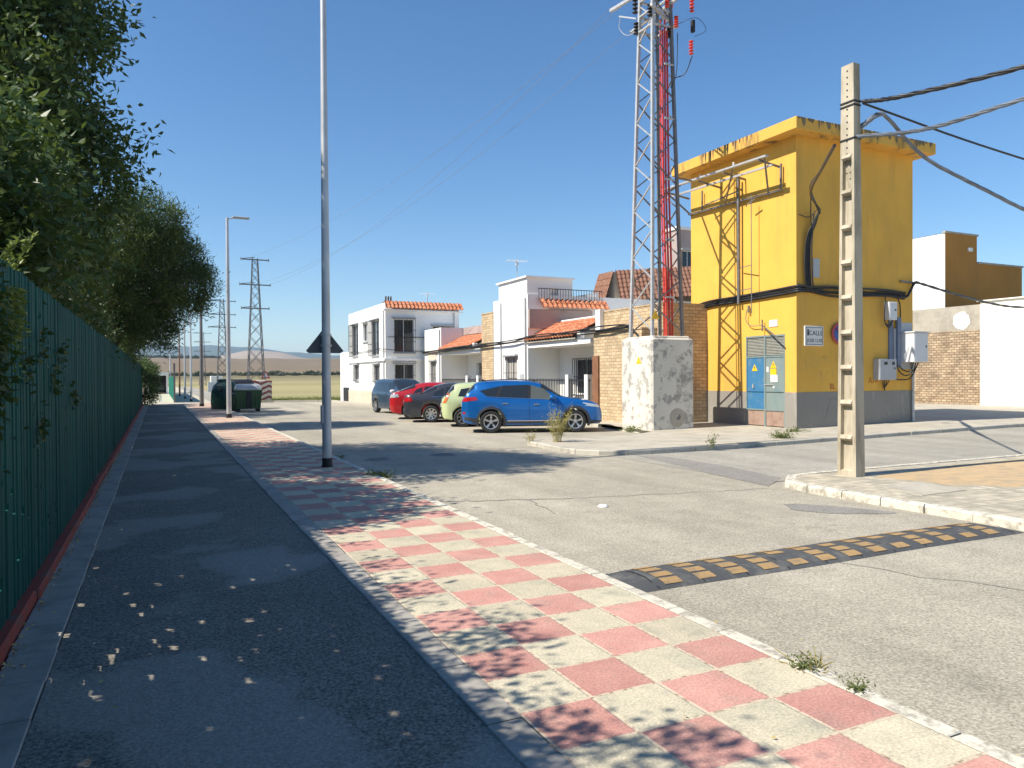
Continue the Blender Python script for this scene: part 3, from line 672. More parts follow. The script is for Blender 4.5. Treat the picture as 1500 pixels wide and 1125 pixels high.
mb = MB(); scrawl(mb, [(17.45, .9), (17.5, .3), (17.75, .88), (17.75, .9), (17.4, .9)], .012)
scrawl(mb, [(17.85, .9), (17.9, .86), (18.1, .9)], .012); mb.build('scratch', M['greyink'], yb)
# boxes on the -Y wall
def meter(name, x0, x1, y0, z0, z1, mat, label, grp=None):
    o = empty(name, ((x0 + x1) / 2, 15.5, z0), label, 'utility box', grp)
    mb = MB(); mb.box(x0, x1, y0, 15.5, z0, z1, bev=.012); mb.build('case', M[mat], o)
    mb = MB(); mb.box(x0 + .03, x1 - .03, y0 - .008, y0 + .002, z0 + .03, z1 - .03); d = mb.build('cover', M[mat], o)
    mb = MB(); mb.box(x1 - .12, x1 - .08, y0 - .02, y0 - .008, (z0 + z1) / 2, (z0 + z1) / 2 + .06); mb.build('latch', M['iron'], d)
    return o
m1 = meter('meter_box', 20.75, 21.40, 15.02, 1.96, 2.86, 'boxw', 'largest pale utility cabinet on the corner of the yellow wall'); 
mb = MB(); mb.box(20.72, 21.43, 14.98, 15.5, 2.865, 2.90); mb.build('lid', M['boxw'], m1)
m2 = meter('meter_box', 19.55, 20.32, 15.28, 1.42, 2.06, 'boxg', 'grey meter box with two small windows low on the yellow wall')
mb = MB(); mb.box(19.75, 19.9, 15.268, 15.274, 1.88, 1.97); mb.box(20.1, 20.22, 15.268, 15.274, 1.88, 1.97); mb.build('window', M['iron'], m2)
m3 = meter('junction_box', 20.05, 20.42, 15.33, 3.25, 3.80, 'boxw', 'small upright pale junction box under the black cables'); 
mb = MB(); mb.box(20.42, 20.75, 15.44, 15.5, 1.85, 3.0); mb.box(20.78, 21.3, 15.49, 15.5, 1.75, 3.2); mb.build('backing_board', M['boxg'], yb)
mb = MB(); mb.box(20.5, 20.66, 15.38, 15.44, 1.8, 3.35); mb.box(20.22, 20.4, 15.46, 15.5, 2.05, 3.25); tag(mb.build('cable_duct', M['bluecond'], loc=(20.58, 15.45, 1.8)), 'blue grey vertical cable duct beside the utility cabinets', 'cable duct')
mb = MB(); mb.tube([(21.28, 15.44, .1), (21.28, 15.44, 1.95)], .045, 10); tag(mb.build('drain_pipe', M['steel'], loc=(21.28, 15.44, 0), smooth=50), 'grey pipe rising from the pavement at the corner of the yellow wall', 'pipe')
# thin conduits and loops below the boxes
def spline(pts, n=8):
    P = [Vector(p) for p in pts]; out = []
    P = [P[0] * 2 - P[1]] + P + [P[-1] * 2 - P[-2]]
    for i in range(1, len(P) - 2):
        for k in range(n):
            t = k / n; a, b, c, d = P[i - 1:i + 3]
            out.append(.5 * ((2 * b) + (-a + c) * t + (2 * a - 5 * b + 4 * c - d) * t * t + (-a + 3 * b - 3 * c + d) * t ** 3))
    out.append(P[-2]); return out
mb = MB()
mb.tube(spline([(20.45, 15.4, 1.9), (20.6, 15.35, 1.62), (20.9, 15.3, 1.58), (21.05, 15.25, 1.95)]), .018, 6)
mb.tube(spline([(20.5, 15.4, 1.9), (20.75, 15.33, 1.7), (21.1, 15.3, 1.7), (21.15, 15.25, 1.95)]), .018, 6)
mb.tube(spline([(20.35, 15.4, 1.45), (20.7, 15.38, 1.42), (21.0, 15.3, 1.5), (21.2, 15.2, 1.95)]), .02, 6)
for i in range(4): mb.tube(spline([(19.85 + i * .1, 15.4, 1.44), (19.9 + i * .06, 15.42, 1.3), (20.0, 15.45, 1.1 + .03 * i)]), .014, 5)
tag(mb.build('cable_loops', M['cable'], loc=(20.7, 15.3, 1.6)), 'tangle of short cables hanging under the utility cabinets', 'cable')
mb = MB()
for k in range(3): mb.tube(spline([(20.0, 15.42, 4.0), (19.86, 15.35, 3.6 - .1 * k), (19.9, 15.35, 3.15), (20.1, 15.36, 3.02 + .05 * k), (20.25, 15.36, 3.25)]), .016, 6)
mb.tube(spline([(20.5, 15.42, 4.0), (20.62, 15.4, 3.75), (20.62, 15.38, 3.35)]), .02, 6)
tag(mb.build('cable_loops', M['cable'], loc=(19.95, 15.4, 3.4)), 'black cable loop hanging beside the small upright junction box', 'cable')
# cable bundle girdling the building
mb = MB(); r_ = random.Random(5)
for k in range(6):
    dz = .035 * k + r_.uniform(-.02, .02); d = .05 + .03 * (k % 2)
    pts = [(BX0 - d - .05, 20.35, 2.9), (BX0 - d, 20.15, 3.3 + dz), (BX0 - d, 19.9, 3.66 + dz), (BX0 - d, 19.2, 3.83 + dz), (BX0 - d, 17.8, 3.86 + dz), (BX0 - d, 16.3, 3.90 + dz), (BX0 - d, 15.45, 3.93 + dz), (BX0 + .1, BY0 - d, 3.95 + dz)]
    pts += [(BX0 + .5 + i * .8, BY0 - d, 3.95 + dz + r_.uniform(-.04, .03) - (.1 if k < 2 and i in (1, 2) else 0)) for i in range(6)]
    mb.tube(spline(pts, 6), .02 + .006 * (k % 3), 6)
tag(mb.build('cable_bundle', M['cable'], loc=(16.4, 15.45, 3.9), smooth=60), 'thick bundle of black cables wrapped round the yellow building', 'cable bundle')
mb = MB()
for k in range(5): mb.tube(spline([(16.7 + .05 * k, 15.42, 3.95), (16.62 + .05 * k, 15.40, 4.8), (16.68 + .04 * k, 15.38, 5.5), (16.85 + .03 * k, 15.3, 5.95), (17.0, 15.2, 6.3)]), .018 + .004 * (k % 2), 6)
mb.tube(spline([(16.45, 15.45, 6.15), (16.8, 15.42, 6.1), (17.0, 15.3, 6.3)]), .012, 5)
mb.tube(spline([(17.25, 15.42, 4.1), (17.0, 15.44, 4.15), (16.95, 15.45, 5.2), (16.98, 15.4, 6.2)]), .02, 6)
tag(mb.build('cable_riser', M['cable'], loc=(16.7, 15.42, 3.9), smooth=60), 'loose black cables climbing the shaded yellow wall near its front corner', 'cable')
mb = MB()
for k in range(4): mb.tube(spline([(17.0, 15.2, 6.3 - .04 * k), (15.2, 13.9, 6.25 + .05 * k), (12.3, 11.0, 5.75), (9.95, 8.6, 5.32)], 8), .022 + .006 * (k % 2), 6)
mb.tube(spline([(17.0, 15.2, 6.3), (16.3, 14.8, 5.7), (16.0, 14.6, 5.65), (14.8, 13.5, 6.15), (12.3, 11.0, 5.74)], 8), .016, 6)
tag(mb.build('cable_span', M['cable'], loc=(13.3, 11.8, 5.9), smooth=60), 'black cables sagging from the concrete pole to the yellow building', 'cable')
mb = MB(); mb.bar((20.7, 15.44, 4.46), (21.5, 15.44, 4.44), .05); tag(mb.build('cable_bracket', M['steeld'], loc=(21.1, 15.44, 4.45)), 'short steel bar holding the service cable at the right corner of the yellow building', 'bracket')
mb = MB(); mb.box(17.05, 17.3, 15.485, 15.5, 4.4, 4.95); mb.build('vent_plate', M['boxg'], yb)
mb = MB(); mb.box(18.1, 18.22, 15.46, 15.5, 4.35, 4.5); mb.tube([(18.15, 15.45, 4.5), (18.05, 15.4, 4.62)], .015, 5); mb.build('hook', M['steeld'], yb)
# hook and cable over the door, pipe on the sunlit wall
mb = MB(); mb.bar((16.25, 17.65, 3.8), (16.25, 17.65, 7.7), .07); mb.bar((16.25, 17.65, 7.3), (16.0, 18.9, 7.1), .03); mb.bar((16.05, 17.55, 7.35), (16.45, 17.7, 7.35), .04); 
tag(mb.build('conduit_mast', M['steeld'], loc=(16.25, 17.65, 3.8)), 'thin upright steel mast fixed to the sunlit yellow wall', 'mast')
mb = MB(); mb.tube([(16.1, 16.95, 3.45), (16.1, 16.95, 7.0)], .014, 5)  # added: dark rod and rungs stand in for a cast shadow
for z in (4.2, 4.9): mb.bar((16.1, 16.95, z), (16.25, 17.6, z), .02)
mb.bar((16.1, 17.1, 6.75), (16.1, 16.8, 6.85), .03)
tag(mb.build('shadow_rod', M['steeld'], loc=(16.1, 16.95, 3.4)), 'added dark rod with two rungs standing in for a shadow beside the mast', 'rod')
mb = MB(); mb.tube(spline([(16.3, 17.35, 3.6), (16.3, 17.4, 3.3), (16.3, 17.2, 3.1), (16.3, 16.75, 3.08)]), .012, 5); mb.bar((16.3, 16.72, 2.9), (16.3, 16.72, 3.25), .03); mb.bar((16.3, 16.72, 3.08), (16.1, 15.9, 2.65), .03)
mb.bar((16.32, 17.3, 3.5), (16.32, 17.3, 3.72), .05)
tag(mb.build('wall_bracket', M['steeld'], loc=(16.3, 16.9, 3.1)), 'short rusty bracket and hooked wire above the blue metal doors', 'bracket')
# steel crossarm frame under the cornice
cf = empty('crossarm_frame', (15.6, 17.8, 7.9), 'galvanised steel crossarm frame reaching from the mast under the yellow roof', 'steel frame')
mb = MB(); mb.bar((15.55, 15.75, 7.78), (15.55, 20.6, 7.9), .12, .05); mb.bar((15.9, 15.9, 7.6), (15.9, 20.7, 7.72), .06)
mb.build('beam', M['steel'], cf)
mb = MB()
for yy in (16.05, 17.5, 18.6, 20.2): mb.bar((15.5, yy, 7.74), (16.4, yy, 7.62), .05)
mb.bar((15.6, 15.9, 7.8), (16.35, 16.5, 6.9), .05); mb.bar((15.6, 17.2, 7.75), (16.3, 18.3, 7.0), .04); mb.bar((15.6, 20.4, 7.8), (16.35, 20.0, 7.0), .05)
mb.bar((16.3, 15.95, 6.95), (16.3, 20.1, 7.05), .05); mb.bar((16.3, 15.97, 6.95), (16.3, 15.97, 7.7), .05); mb.bar((16.3, 19.4, 7.05), (16.3, 19.4, 7.7), .04)
mb.bar((14.15, 18.0, 7.55), (15.55, 19.0, 7.85), .05); mb.bar((14.15, 18.6, 7.2), (15.55, 19.6, 7.85), .05)
mb.build('brace', M['steeld'], cf)
mb = MB()
for yy in (17.1, 18.6, 20.0): mb = MB(); mb.lathe([(0, 0), (.03, 0), (.025, .03), (.04, .05), (.02, .08), (0, .1)], (15.55, yy, 7.86), n=10); mb.build('insulator', M['boxw'], cf, smooth=40)
# ------------------------------------------------------------------ concrete block and lattice mast
cb = MB(); bx0, bx1, by0, by1 = 12.85, 14.38, 17.5, 19.07
nz_ = 10
def wavy(i, j): return random.uniform(-.012, .012)
for f in range(4): pass
cb.box(bx0, bx1, by0, by1, -.25, 2.70, bev=.05)
cb.box(bx0 + .08, bx1 - .08, by0 + .08, by1 - .08, 2.68, 2.76, bev=.03)
blk = empty('foundation_block', (13.6, 18.3, 0), 'large peeling whitewashed concrete block carrying the lattice mast', 'concrete block')
cb.build('block', M['block'], blk)
mb = MB(); tri(mb, FX(bx0), 18.15, 1.95, .26, -.008); mb.build('warning_sign', M['warn'], blk)
mb = MB(); mb.lathe([(.0, -.012), (.22, -.012), (.26, -.004), (.30, .002)], (13.75, 17.5, .35), 'y', 24); mb.build('repair_patch', M['rawc'], blk)
mb = MB(); mb.lathe([(0, -.02), (.07, -.02), (.08, 0)], (13.78, 17.485, .37), 'y', 16); mb.build('outlet', M['steeld'], blk)
tw = empty('lattice_mast', (13.6, 18.3, 2.76), 'tall square galvanised lattice mast with red conduits on the peeling block', 'lattice mast')
def corner(z, i):
    t = (z - 2.7) / (13.6 - 2.7); h = .55 * (1 - t) + .30 * t
    sx, sy = [(-1, -1), (1, -1), (1, 1), (-1, 1)][i]; return Vector((13.6 + sx * h, 18.3 + sy * h, z))
for i in range(4):
    mb = MB(); mb.bar(corner(2.7, i), corner(13.6, i), .085, .085); mb.build('leg', M['steel'] if i in (0, 3) else M['steeld'], tw)  # sunward legs in paler steel, the rest darker: light and shade put into colour
mb = MB(); mb2 = MB(); z = 2.9; k = 0
while z < 12.6:
    t = (z - 2.7) / 10.9; st = .78 * (1 - t) + .52 * t
    for i in range(4):
        j = (i + 1) % 4; a, b = (i, j) if k % 2 else (j, i)
        (mb if i in (3,) else mb2).bar(corner(z, a), corner(z + st, b), .04, .03)
    z += st; k += 1
mb.build('bracing', M['steel'], tw); mb2.build('bracing', M['steeld'], tw)  # pale bracing only on the sunlit face; shade of the others is in colour
mb = MB()
for zz in (12.0, 12.45, 12.9):
    for i in range(4): mb.bar(corner(zz, i), corner(zz, (i + 1) % 4), .07, .05)
mb.bar((13.2, 17.0, 12.95), (13.2, 20.1, 13.3), .09); mb.bar((13.9, 17.0, 12.7), (13.9, 20.0, 12.7), .07); mb.bar((12.8, 17.4, 12.2), (14.6, 18.6, 12.4), .07)
mb.bar((13.3, 18.8, 12.5), (13.2, 19.6, 12.9), .04); mb.tube(spline([(13.3, 19.7, 12.95), (13.3, 19.75, 12.6), (13.3, 19.3, 12.2), (13.3, 18.7, 12.15)]), .01, 5)
mb.build('crossarm', M['steel'], tw)
mb = MB()
def insul(mb, c, n=6, r=.055, h=.4): 
    pr = [(0, 0)]
    for i in range(n): z = h * i / n; pr += [(.022, z), (r, z + h / n * .25), (r, z + h / n * .5), (.022, z + h / n * .7)]
    mb.lathe(pr + [(0, h)], c, n=10)
for (x, y, z, h) in ((14.35, 17.55, 11.1, .45), (14.3, 17.45, 12.3, .5), (14.0, 17.8, 11.95, .35), (13.7, 17.85, 12.5, .35), (14.2, 18.3, 12.8, .4)): mb = MB(); insul(mb, (x, y, z), 5, .07, h); mb.build('insulator', M['red'], tw, smooth=40)
mb = MB()
for (x, y, z, h) in ((13.2, 18.7, 11.95, .4), (13.2, 18.0, 12.2, .4), (13.2, 18.75, 12.6, .5), (13.5, 17.95, 12.7, .4), (13.9, 18.0, 11.7, .3)): mb = MB(); insul(mb, (x, y, z), 4, .085, h); mb.build('insulator', M['dark'], tw, smooth=40)
mb = MB(); mb.box(14.33, 14.42, 17.45, 17.55, 11.75, 12.1); mb.build('surge_arrester', M['dark'], tw)
mb = MB()
for k in range(5):
    a = (k % 3) * .11 - .18; b = (k // 3) * .10; top = (13.78 + a * .75, 18.0 + b, 11.9 + .3 * (k % 2))
    mb = MB(); mb.tube(spline([(13.82 + a + (.13 if k == 4 else 0), 17.85 + b, 2.72), (13.83 + a, 17.9 + b, 4.6), (13.78 + a * .95, 17.95 + b, 7.5), top], 6), .030 if k < 3 else .020, 8)
    mb.build('red_conduit', M['red'], tw, smooth=60)
mb = MB()
for zz in (3.9, 5.6, 7.4, 9.2, 10.8): mb = MB(); mb.box(13.60, 13.92, 17.82, 17.86, zz, zz + .05); mb.build('clamp', M['steel'], tw)
mb = MB()
mb.tube(spline([(14.1, 17.9, 12.1), (14.5, 17.5, 12.2), (14.7, 17.3, 11.8), (14.38, 17.45, 11.6)]), .008, 4); mb.tube(spline([(14.05, 17.9, 10.5), (14.25, 17.7, 10.6), (14.35, 17.5, 11.05)]), .016, 5); mb.tube(spline([(13.9, 17.95, 10.2), (14.0, 17.8, 10.6), (14.05, 17.8, 11.8)]), .014, 5)
mb.build('jumper_wire', M['cable'], tw)
mb = MB(); tri(mb, FY(17.72), 13.12, 3.25, .3, -.03); mb.build('warning_sign', M['warn'], tw)
# ------------------------------------------------------------------ concrete utility pole (ladder type)
pl = empty('concrete_pole', (9.85, 8.2, 0), 'tall rough concrete ladder pole on the pavement corner carrying the cables', 'utility pole')
mb = MB(); PH = 6.45
def prow(z): t = z / PH; return .172 * (1 - t) + .110 * t, .105 * (1 - t) + .072 * t   # half extents in x (depth) and y (width)
px, py = 9.86, 8.22
rz_ = math.radians(-88)
def pp(a, b, z): return (px + a * math.cos(rz_) - b * math.sin(rz_), py + a * math.sin(rz_) + b * math.cos(rz_), z)
# faces: recessed web on the front (camera) face between two flanges
def ring(z, rec):
    hx, hy = prow(z); f = .34 * hx; d = .07 if rec else .0
    return [pp(-hx, -hy, z), pp(-hx + f, -hy, z), pp(-hx + f * 1.15, -hy + d, z), pp(hx - f * 1.15, -hy + d, z), pp(hx - f, -hy, z), pp(hx, -hy, z), pp(hx, hy, z), pp(-hx, hy, z)]
zsr = []; z = -.2; zsr.append((z, False)); zsr.append((.08, False))
zc = .1
while zc < 4.6:
    zsr += [(zc, True), (zc + .46, True), (zc + .48, False), (zc + .53, False)]; zc += .55
zsr += [(zc, False), (PH - .03, False), (PH, False)]
vs = []; 
for (z, rc) in zsr: vs += ring(z, rc)
fs = []
for i in range(len(zsr) - 1):
    for k in range(8): k2 = (k + 1) % 8; fs.append((i * 8 + k, i * 8 + k2, i * 8 + 8 + k2, i * 8 + 8 + k))
fs.append(tuple(range((len(zsr) - 1) * 8, len(zsr) * 8)))
mb.add(vs, fs); mb.build('shaft', M['pole'], pl)
mb = MB(); zc = .1
while zc < 4.6:
    hx, hy = prow(zc); a = hx * .62
    P_ = [pp(-a, -hy - .0, zc + .46), pp(a, -hy, zc + .46), pp(a, -hy - .03, zc + .49), pp(-a, -hy - .03, zc + .49), pp(-a, -hy, zc + .55), pp(a, -hy, zc + .55)]
    mb = MB(); mb.add(P_, [(0, 1, 2, 3), (3, 2, 5, 4), (0, 3, 4), (1, 5, 2)]); zc += .55
    mb.build('step', M['pole'], pl)
mb = MB(); z = 4.75
while z < 6.35:
    hx, hy = prow(z); c = Vector(pp(0, -hy - .004, z)); mb.add([c + Vector((0, .012, -.012)), c + Vector((0, -.012, -.012)), c + Vector((0, -.012, .012)), c + Vector((0, .012, .012))], [(0, 1, 2, 3)]); z += .1
mb.build('bolt_hole', M['blk'], pl)
for zz in (5.86, 5.80, 5.28):
    mb = MB()
    hx, hy = prow(zz); hx += .006; hy += .006
    q = [pp(-hx, -hy, zz), pp(hx, -hy, zz), pp(hx, hy, zz), pp(-hx, hy, zz), pp(-hx, -hy, zz)]
    for a, b in zip(q, q[1:]): mb.bar(a, b, .012, .025)
    mb.build('strap', M['iron'], pl)
def wire(label, pts, r, mat, twist=0, sagn=10, n=6, strands=1, name='overhead_cable'):
    mb = MB(); base = spline(pts, sagn)
    for s in range(strands):
        q = []
        for i, p in enumerate(base):
            a = i * .9 + s * 2 * PI / strands; o = Vector((math.cos(a) * .6, math.sin(a) * .6, math.sin(a))) * twist
            q.append(p + o)
        mb.tube(q, r, n)
    c = base[len(base) // 2]
    return tag(mb.build(name, M[mat], loc=tuple(c), smooth=60), label, 'cable', 'cables strung from the concrete pole')
wire('thick twisted cable rising to the right from the top of the concrete pole', [(9.97, 8.1, 5.86), (10.3, 7.62, 5.84), (11, 6.29, 5.9), (12.0, 4.2, 6.1), (14, 0, 6.7)], .02, 'cable', .022, 14, 6, 3)
wire('second twisted cable crossing below the first from the pole strap', [(9.8, 8.05, 5.28), (10.4, 7.3, 5.26), (11, 6.29, 5.45), (12, 4.4, 5.75), (14, 0, 6.6)], .018, 'cableg', .018, 14, 6, 3)
wire('thin straight black wire running down to the right behind the others', [(10.0, 8.1, 5.84), (14, 8.02, 5.44), (24, 7.85, 4.75), (45, 7.6, 5.6)], .018, 'cable', 0)
wire('thick sagging cable that loops over the pole and drops to the right', [(9.95, 8.15, 5.45), (10.25, 8.02, 5.68), (10.6, 8.1, 5.67), (11.6, 8.2, 5.22), (12.9, 8.05, 4.80), (14.4, 8.0, 4.46), (16.2, 7.95, 4.18), (18.5, 7.9, 3.98), (22, 7.8, 3.9), (27, 7.6, 4.1), (35, 7.4, 4.8)], .026, 'cableg', .018, 10, 6, 3)
wire('black service cable leaving the right corner of the yellow building', [(20.6, 15.42, 3.98), (20.95, 15.42, 4.0), (21.12, 15.40, 4.2), (21.3, 15.38, 4.44), (21.8, 15.45, 4.42), (24, 15.8, 4.22), (27, 16.5, 4.10), (30, 17.14, 4.13), (36, 18.4, 4.5)], .03, 'cable', .02, 10, 6, 2)
# ------------------------------------------------------------------ lamp posts
def lamp_post(x, y, h, r0, r1, label, mat='lamp', arm=True, cabinet=False):
    o = empty('street_lamp', (x, y, 0), label, 'street lamp', 'lamp posts along the footway')
    mb = MB(); mb.tube([(x, y, 0), (x, y, h * .5), (x, y, h)], [r0, (r0 + r1) / 2, r1], 14); mb.build('pole', M[mat], o, smooth=60)
    mb = MB(); mb.lathe([(r0 + .02, 0), (r0 + .02, .03), (r0 + .006, .035), (r0 + .006, .16)], (x, y, 0), n=16); mb.build('base_collar', M['blk'], o, smooth=40)
    if arm:
        mb = MB(); mb.tube([(x, y, h - .05), (x + .35, y, h + .04)], .03, 8); mb.build('arm', M[mat], o, smooth=60)
        mb = MB(); mb.box(x + .2, x + .85, y - .12, y + .12, h + .0, h + .07, bev=.02); mb.build('lamp_head', M['boxg'], o)
    if cabinet: mb = MB(); mb.box(x - .018 - r0, x - r0 + .05, y - .05, y + .05, .78, 1.10, bev=.006); mb.build('hatch', M['boxg'], o)
    return o
l1 = lamp_post(2.72, 13.4, 9.5, .085, .048, 'tallest nearest grey lamp post with the back of a triangular sign', arm=True, cabinet=True)
l2 = lamp_post(2.56, 31.8, 8.05, .10, .055, 'grey lamp post just beside the green rubbish container')
lamp_post(2.22, 45.6, 5.8, .12, .07, 'dark brown lamp post beyond the dark green igloo', 'steeld', False)
lamp_post(2.05, 56, 6.3, .08, .05, 'thin grey lamp post right after the dark brown one')
lamp_post(1.9, 64, 6.0, .08, .05, 'fifth lamp post along the footway, pale and thin', 'boxg')
lamp_post(1.75, 74, 6.0, .08, .05, 'sixth lamp post along the footway, short brown pole', 'wood', False)
lamp_post(1.2, 90, 7.5, .08, .05, 'seventh, farthest lamp post, near the turquoise panel fence')
o = empty('warning_triangle', (2.72, 13.3, 2.0), 'dark back of a triangular road sign clamped to the tall lamp post', 'road sign')
mb = MB(); s = .33; yy = 13.3
c30, s30 = math.cos(math.radians(-12)), math.sin(math.radians(-12))
def rt(x, y): return (2.72 + x * c30 - y * s30, yy + .22 + x * s30 + y * c30)
P2 = [(-s, 2.08), (-s + .05, 2.04), (s - .05, 2.04), (s, 2.08), (.03, 2.47), (-.03, 2.47)]
for q in (-.012, .012): mb.v += [(*rt(x, q), z) for x, z in P2]
mb.f += [tuple(range(6)), tuple(reversed(range(6, 12)))] + [(i, i + 6, (i + 1) % 6 + 6, (i + 1) % 6) for i in range(6)]; mb.m += [0] * 8
mb.build('sign_plate', M['signb'], o)
mb = MB(); mb.lathe([(.10, 0), (.10, .04)], (2.72, 13.4, 2.15), n=14); mb.lathe([(.098, 0), (.098, .04)], (2.72, 13.4, 2.34), n=14); mb.build('clamp', M['steel'], o)
# ------------------------------------------------------------------ pylons
def pylon(x, y, zb, h, wb, wt, arms, label, block=False):
    o = empty('lattice_pylon', (x, y, zb), label, 'pylon', 'lattice pylons across the fields')
    def c(z, i):
        t = z / h; hw = wb / 2 * (1 - t) + wt / 2 * t; sx, sy = [(-1, -1), (1, -1), (1, 1), (-1, 1)][i]; return (x + sx * hw, y + sy * hw, zb + z)
    s = max(.034, h * .0048)
    for i in range(4): mb = MB(); mb.bar(c(0, i), c(h, i), s * 1.3); mb.build('leg', M['steeld'], o)
    mb = MB(); z = 0; k = 0
    while z < h - .3:
        st = (wb * (1 - z / h) + wt * z / h) * 1.0 + .1; st = min(st, h - z)
        for i in range(4):
            j = (i + 1) % 4; mb.bar(c(z, i), c(z + st, j), s * .7); mb.bar(c(z, j), c(z + st, i), s * .7)
        z += st
    mb.build('bracing', M['steeld'], o)
    for (az, al) in arms:
        mb = MB(); mb.bar((x - al, y, zb + az), (x + al, y, zb + az), s * 1.8); mb.bar((x - al * .9, y, zb + az + .05), (x, y, zb + az + s * 4), s)
        for sx in (-1, 1): mb.bar((x + sx * al, y, zb + az - s * 2), (x + sx * al, y, zb + az + s * 3), s)
        mb.build('crossarm', M['steeld'], o)
    return o
pylon(6.35, 56, 1.3, 8.9, 1.1, .35, [(8.8, .95), (7.0, 1.05), (5.3, .95)], 'nearest lattice pylon standing on the red and white striped block')
pylon(8.2, 112, 0, 12.8, 1.5, .45, [(12.5, 1.8), (10.6, 1.8), (8.8, 1.8)], 'second lattice pylon behind, seen between two lamp posts')
pylon(9.5, 190, 0, 12.5, 1.5, .6, [(12.3, 2.0), (10.2, 1.8), (8, 1.8)], 'third lattice pylon, small, beside the white field marker')
pylon(-1.9, 160, 0, 13.0, 1.5, .6, [(12.3, 1.5)], 'distant pylon seen over the end of the green fence, right one of two')
pylon(-3.4, 190, 0, 14.0, 1.8, .6, [(12.3, 1.5)], 'distant pylon seen over the end of the green fence, left one of two')
def chev_mat():
    m, nt, bs = new_mat('red_white_chevrons'); p = pos(nt); sp = N(nt, 'ShaderNodeSeparateXYZ'); nt.links.new(p, sp.inputs[0])
    a = math_n(nt, 'ABSOLUTE', math_n(nt, 'SUBTRACT', math_n(nt, 'MODULO', sp.outputs[0], 1.1), .55))
    t = math_n(nt, 'ADD', sp.outputs[2], math_n(nt, 'MULTIPLY', a, .45)); t = math_n(nt, 'ADD', t, math_n(nt, 'MULTIPLY', noise(nt, p, 6, 3), .08))
    f = math_n(nt, 'FRACT', math_n(nt, 'MULTIPLY', t, 2.6)); fac = ramp(nt, f, [(.52, 0), (.55, 1)])
    c = mix(nt, fac, (.66, .58, .52), (.24, .07, .065)); nt.links.new(mix(nt, ramp(nt, noise(nt, p, 3, 5), [(.5, 0), (.75, .6)]), c, (.45, .38, .3)), bs.inputs['Base Color']); bs.inputs['Roughness'].default_value = .9; return m
mb = MB(); mb.box(5.35, 7.35, 55.3, 56.9, -.2, 1.42, bev=.03)
tag(mb.build('striped_block', chev_mat(), loc=(6.3, 56, 0)), 'low concrete block painted with red and white zigzag stripes under the nearest pylon', 'concrete block')
o = empty('warning_triangle', (6.95, 55.5, 1.42), 'small red bordered triangular sign on top of the striped block', 'road sign')
mb = MB(); tri(mb, FY(55.5), 6.95, 1.55, .66, 0); mb.build('sign_plate', M['signred'], o); mb = MB(); tri(mb, FY(55.49), 6.95, 1.64, .4, 0); mb.build('sign_face', M['boxw'], o)
mb = MB(); mb.box(6.93, 6.97, 55.5, 55.53, 1.40, 1.6); mb.build('post', M['steel'], o)
# ------------------------------------------------------------------ containers
def container(x, y, label, lidmat, bodym, w=1.25, d=1.1, h=.92, grp='rubbish containers by the footway'):
    o = empty('rubbish_container', (x, y, -.1), label, 'rubbish container', grp)
    mb = MB(); z0 = .06
    a = [(x - w / 2 * .9, y - d / 2 * .85), (x + w / 2 * .9, y - d / 2 * .85), (x + w / 2 * .9, y + d / 2 * .85), (x - w / 2 * .9, y + d / 2 * .85)]; b = [(x - w / 2, y - d / 2), (x + w / 2, y - d / 2), (x + w / 2, y + d / 2), (x - w / 2, y + d / 2)]
    mb.add([(p, q, z0) for p, q in a] + [(p, q, z0 + h - .15) for p, q in b], [(3, 2, 1, 0), (4, 5, 6, 7), (0, 1, 5, 4), (1, 2, 6, 5), (2, 3, 7, 6), (3, 0, 4, 7)])
    for i in range(7):
        xx = x - w * .42 + w * .84 * i / 6
        if abs(i - 3) > 0: mb.box(xx - .02, xx + .02, y - d / 2 - .005, y - d / 2 + .05, z0 + .12, z0 + h - .2)
    mb.build('body', M[bodym], o)
    mb = MB(); mb.box(x - .12, x + .12, y - d / 2 - .03, y - d / 2 + .05, z0 + .02, z0 + h - .17); mb.build('front_panel', M['blk'], o)
    mb = MB(); mb.box(x - w / 2 - .03, x + w / 2 + .03, y - d / 2 - .04, y + d / 2 + .04, z0 + h - .16, z0 + h - .08, bev=.02); mb.build('rim', M[bodym], o)
    mb = MB(); n = 10
    for i in range(n + 1):
        t = PI * i / n; yy = y - d / 2 * math.cos(t) * 1.02; zz = z0 + h - .08 + .27 * math.sin(t) ** .8
        q = w / 2 * (.99 - .12 * math.sin(t)); mb.v += [(x - q, yy, zz), (x - q * .85, yy, zz + .03 * math.sin(t)), (x + q * .85, yy, zz + .03 * math.sin(t)), (x + q, yy, zz)]
    for i in range(n):
        for k in range(3): mb.f.append((i * 4 + k, i * 4 + k + 1, i * 4 + 5 + k, i * 4 + 4 + k)); mb.m.append(0)
    mb.f += [tuple(i * 4 for i in range(n, -1, -1)), tuple(i * 4 + 3 for i in range(n + 1))]; mb.m += [0, 0]
    mb.build('lid', M[lidmat], o, smooth=35)
    for sx in (-1, 1):
        for sy in (-1, 1): mb = MB(); mb.lathe([(0, -.03), (.08, -.03), (.08, .03), (0, .03)], (x + sx * w * .38, y + sy * d * .36, -.02), 'y', 14); mb.build('wheel', M['blk'], o)
    for sx in (-1, 1): mb = MB(); mb.tube([(x + sx * (w / 2 + .02), y, z0 + h - .25), (x + sx * (w / 2 + .12), y, z0 + h - .25)], .035, 8); mb.build('lifting_pin', M['boxg'], o)
container(4.08, 39.6, 'green rubbish container with a domed grey lid right of the lamp post', 'clid', 'cgreen', 1.25, 1.1, 1.02)
container(4.1, 43.2, 'dark lidded container mostly hidden behind the green one', 'blk', 'cdark', 1.3, 1.1, 1.25)
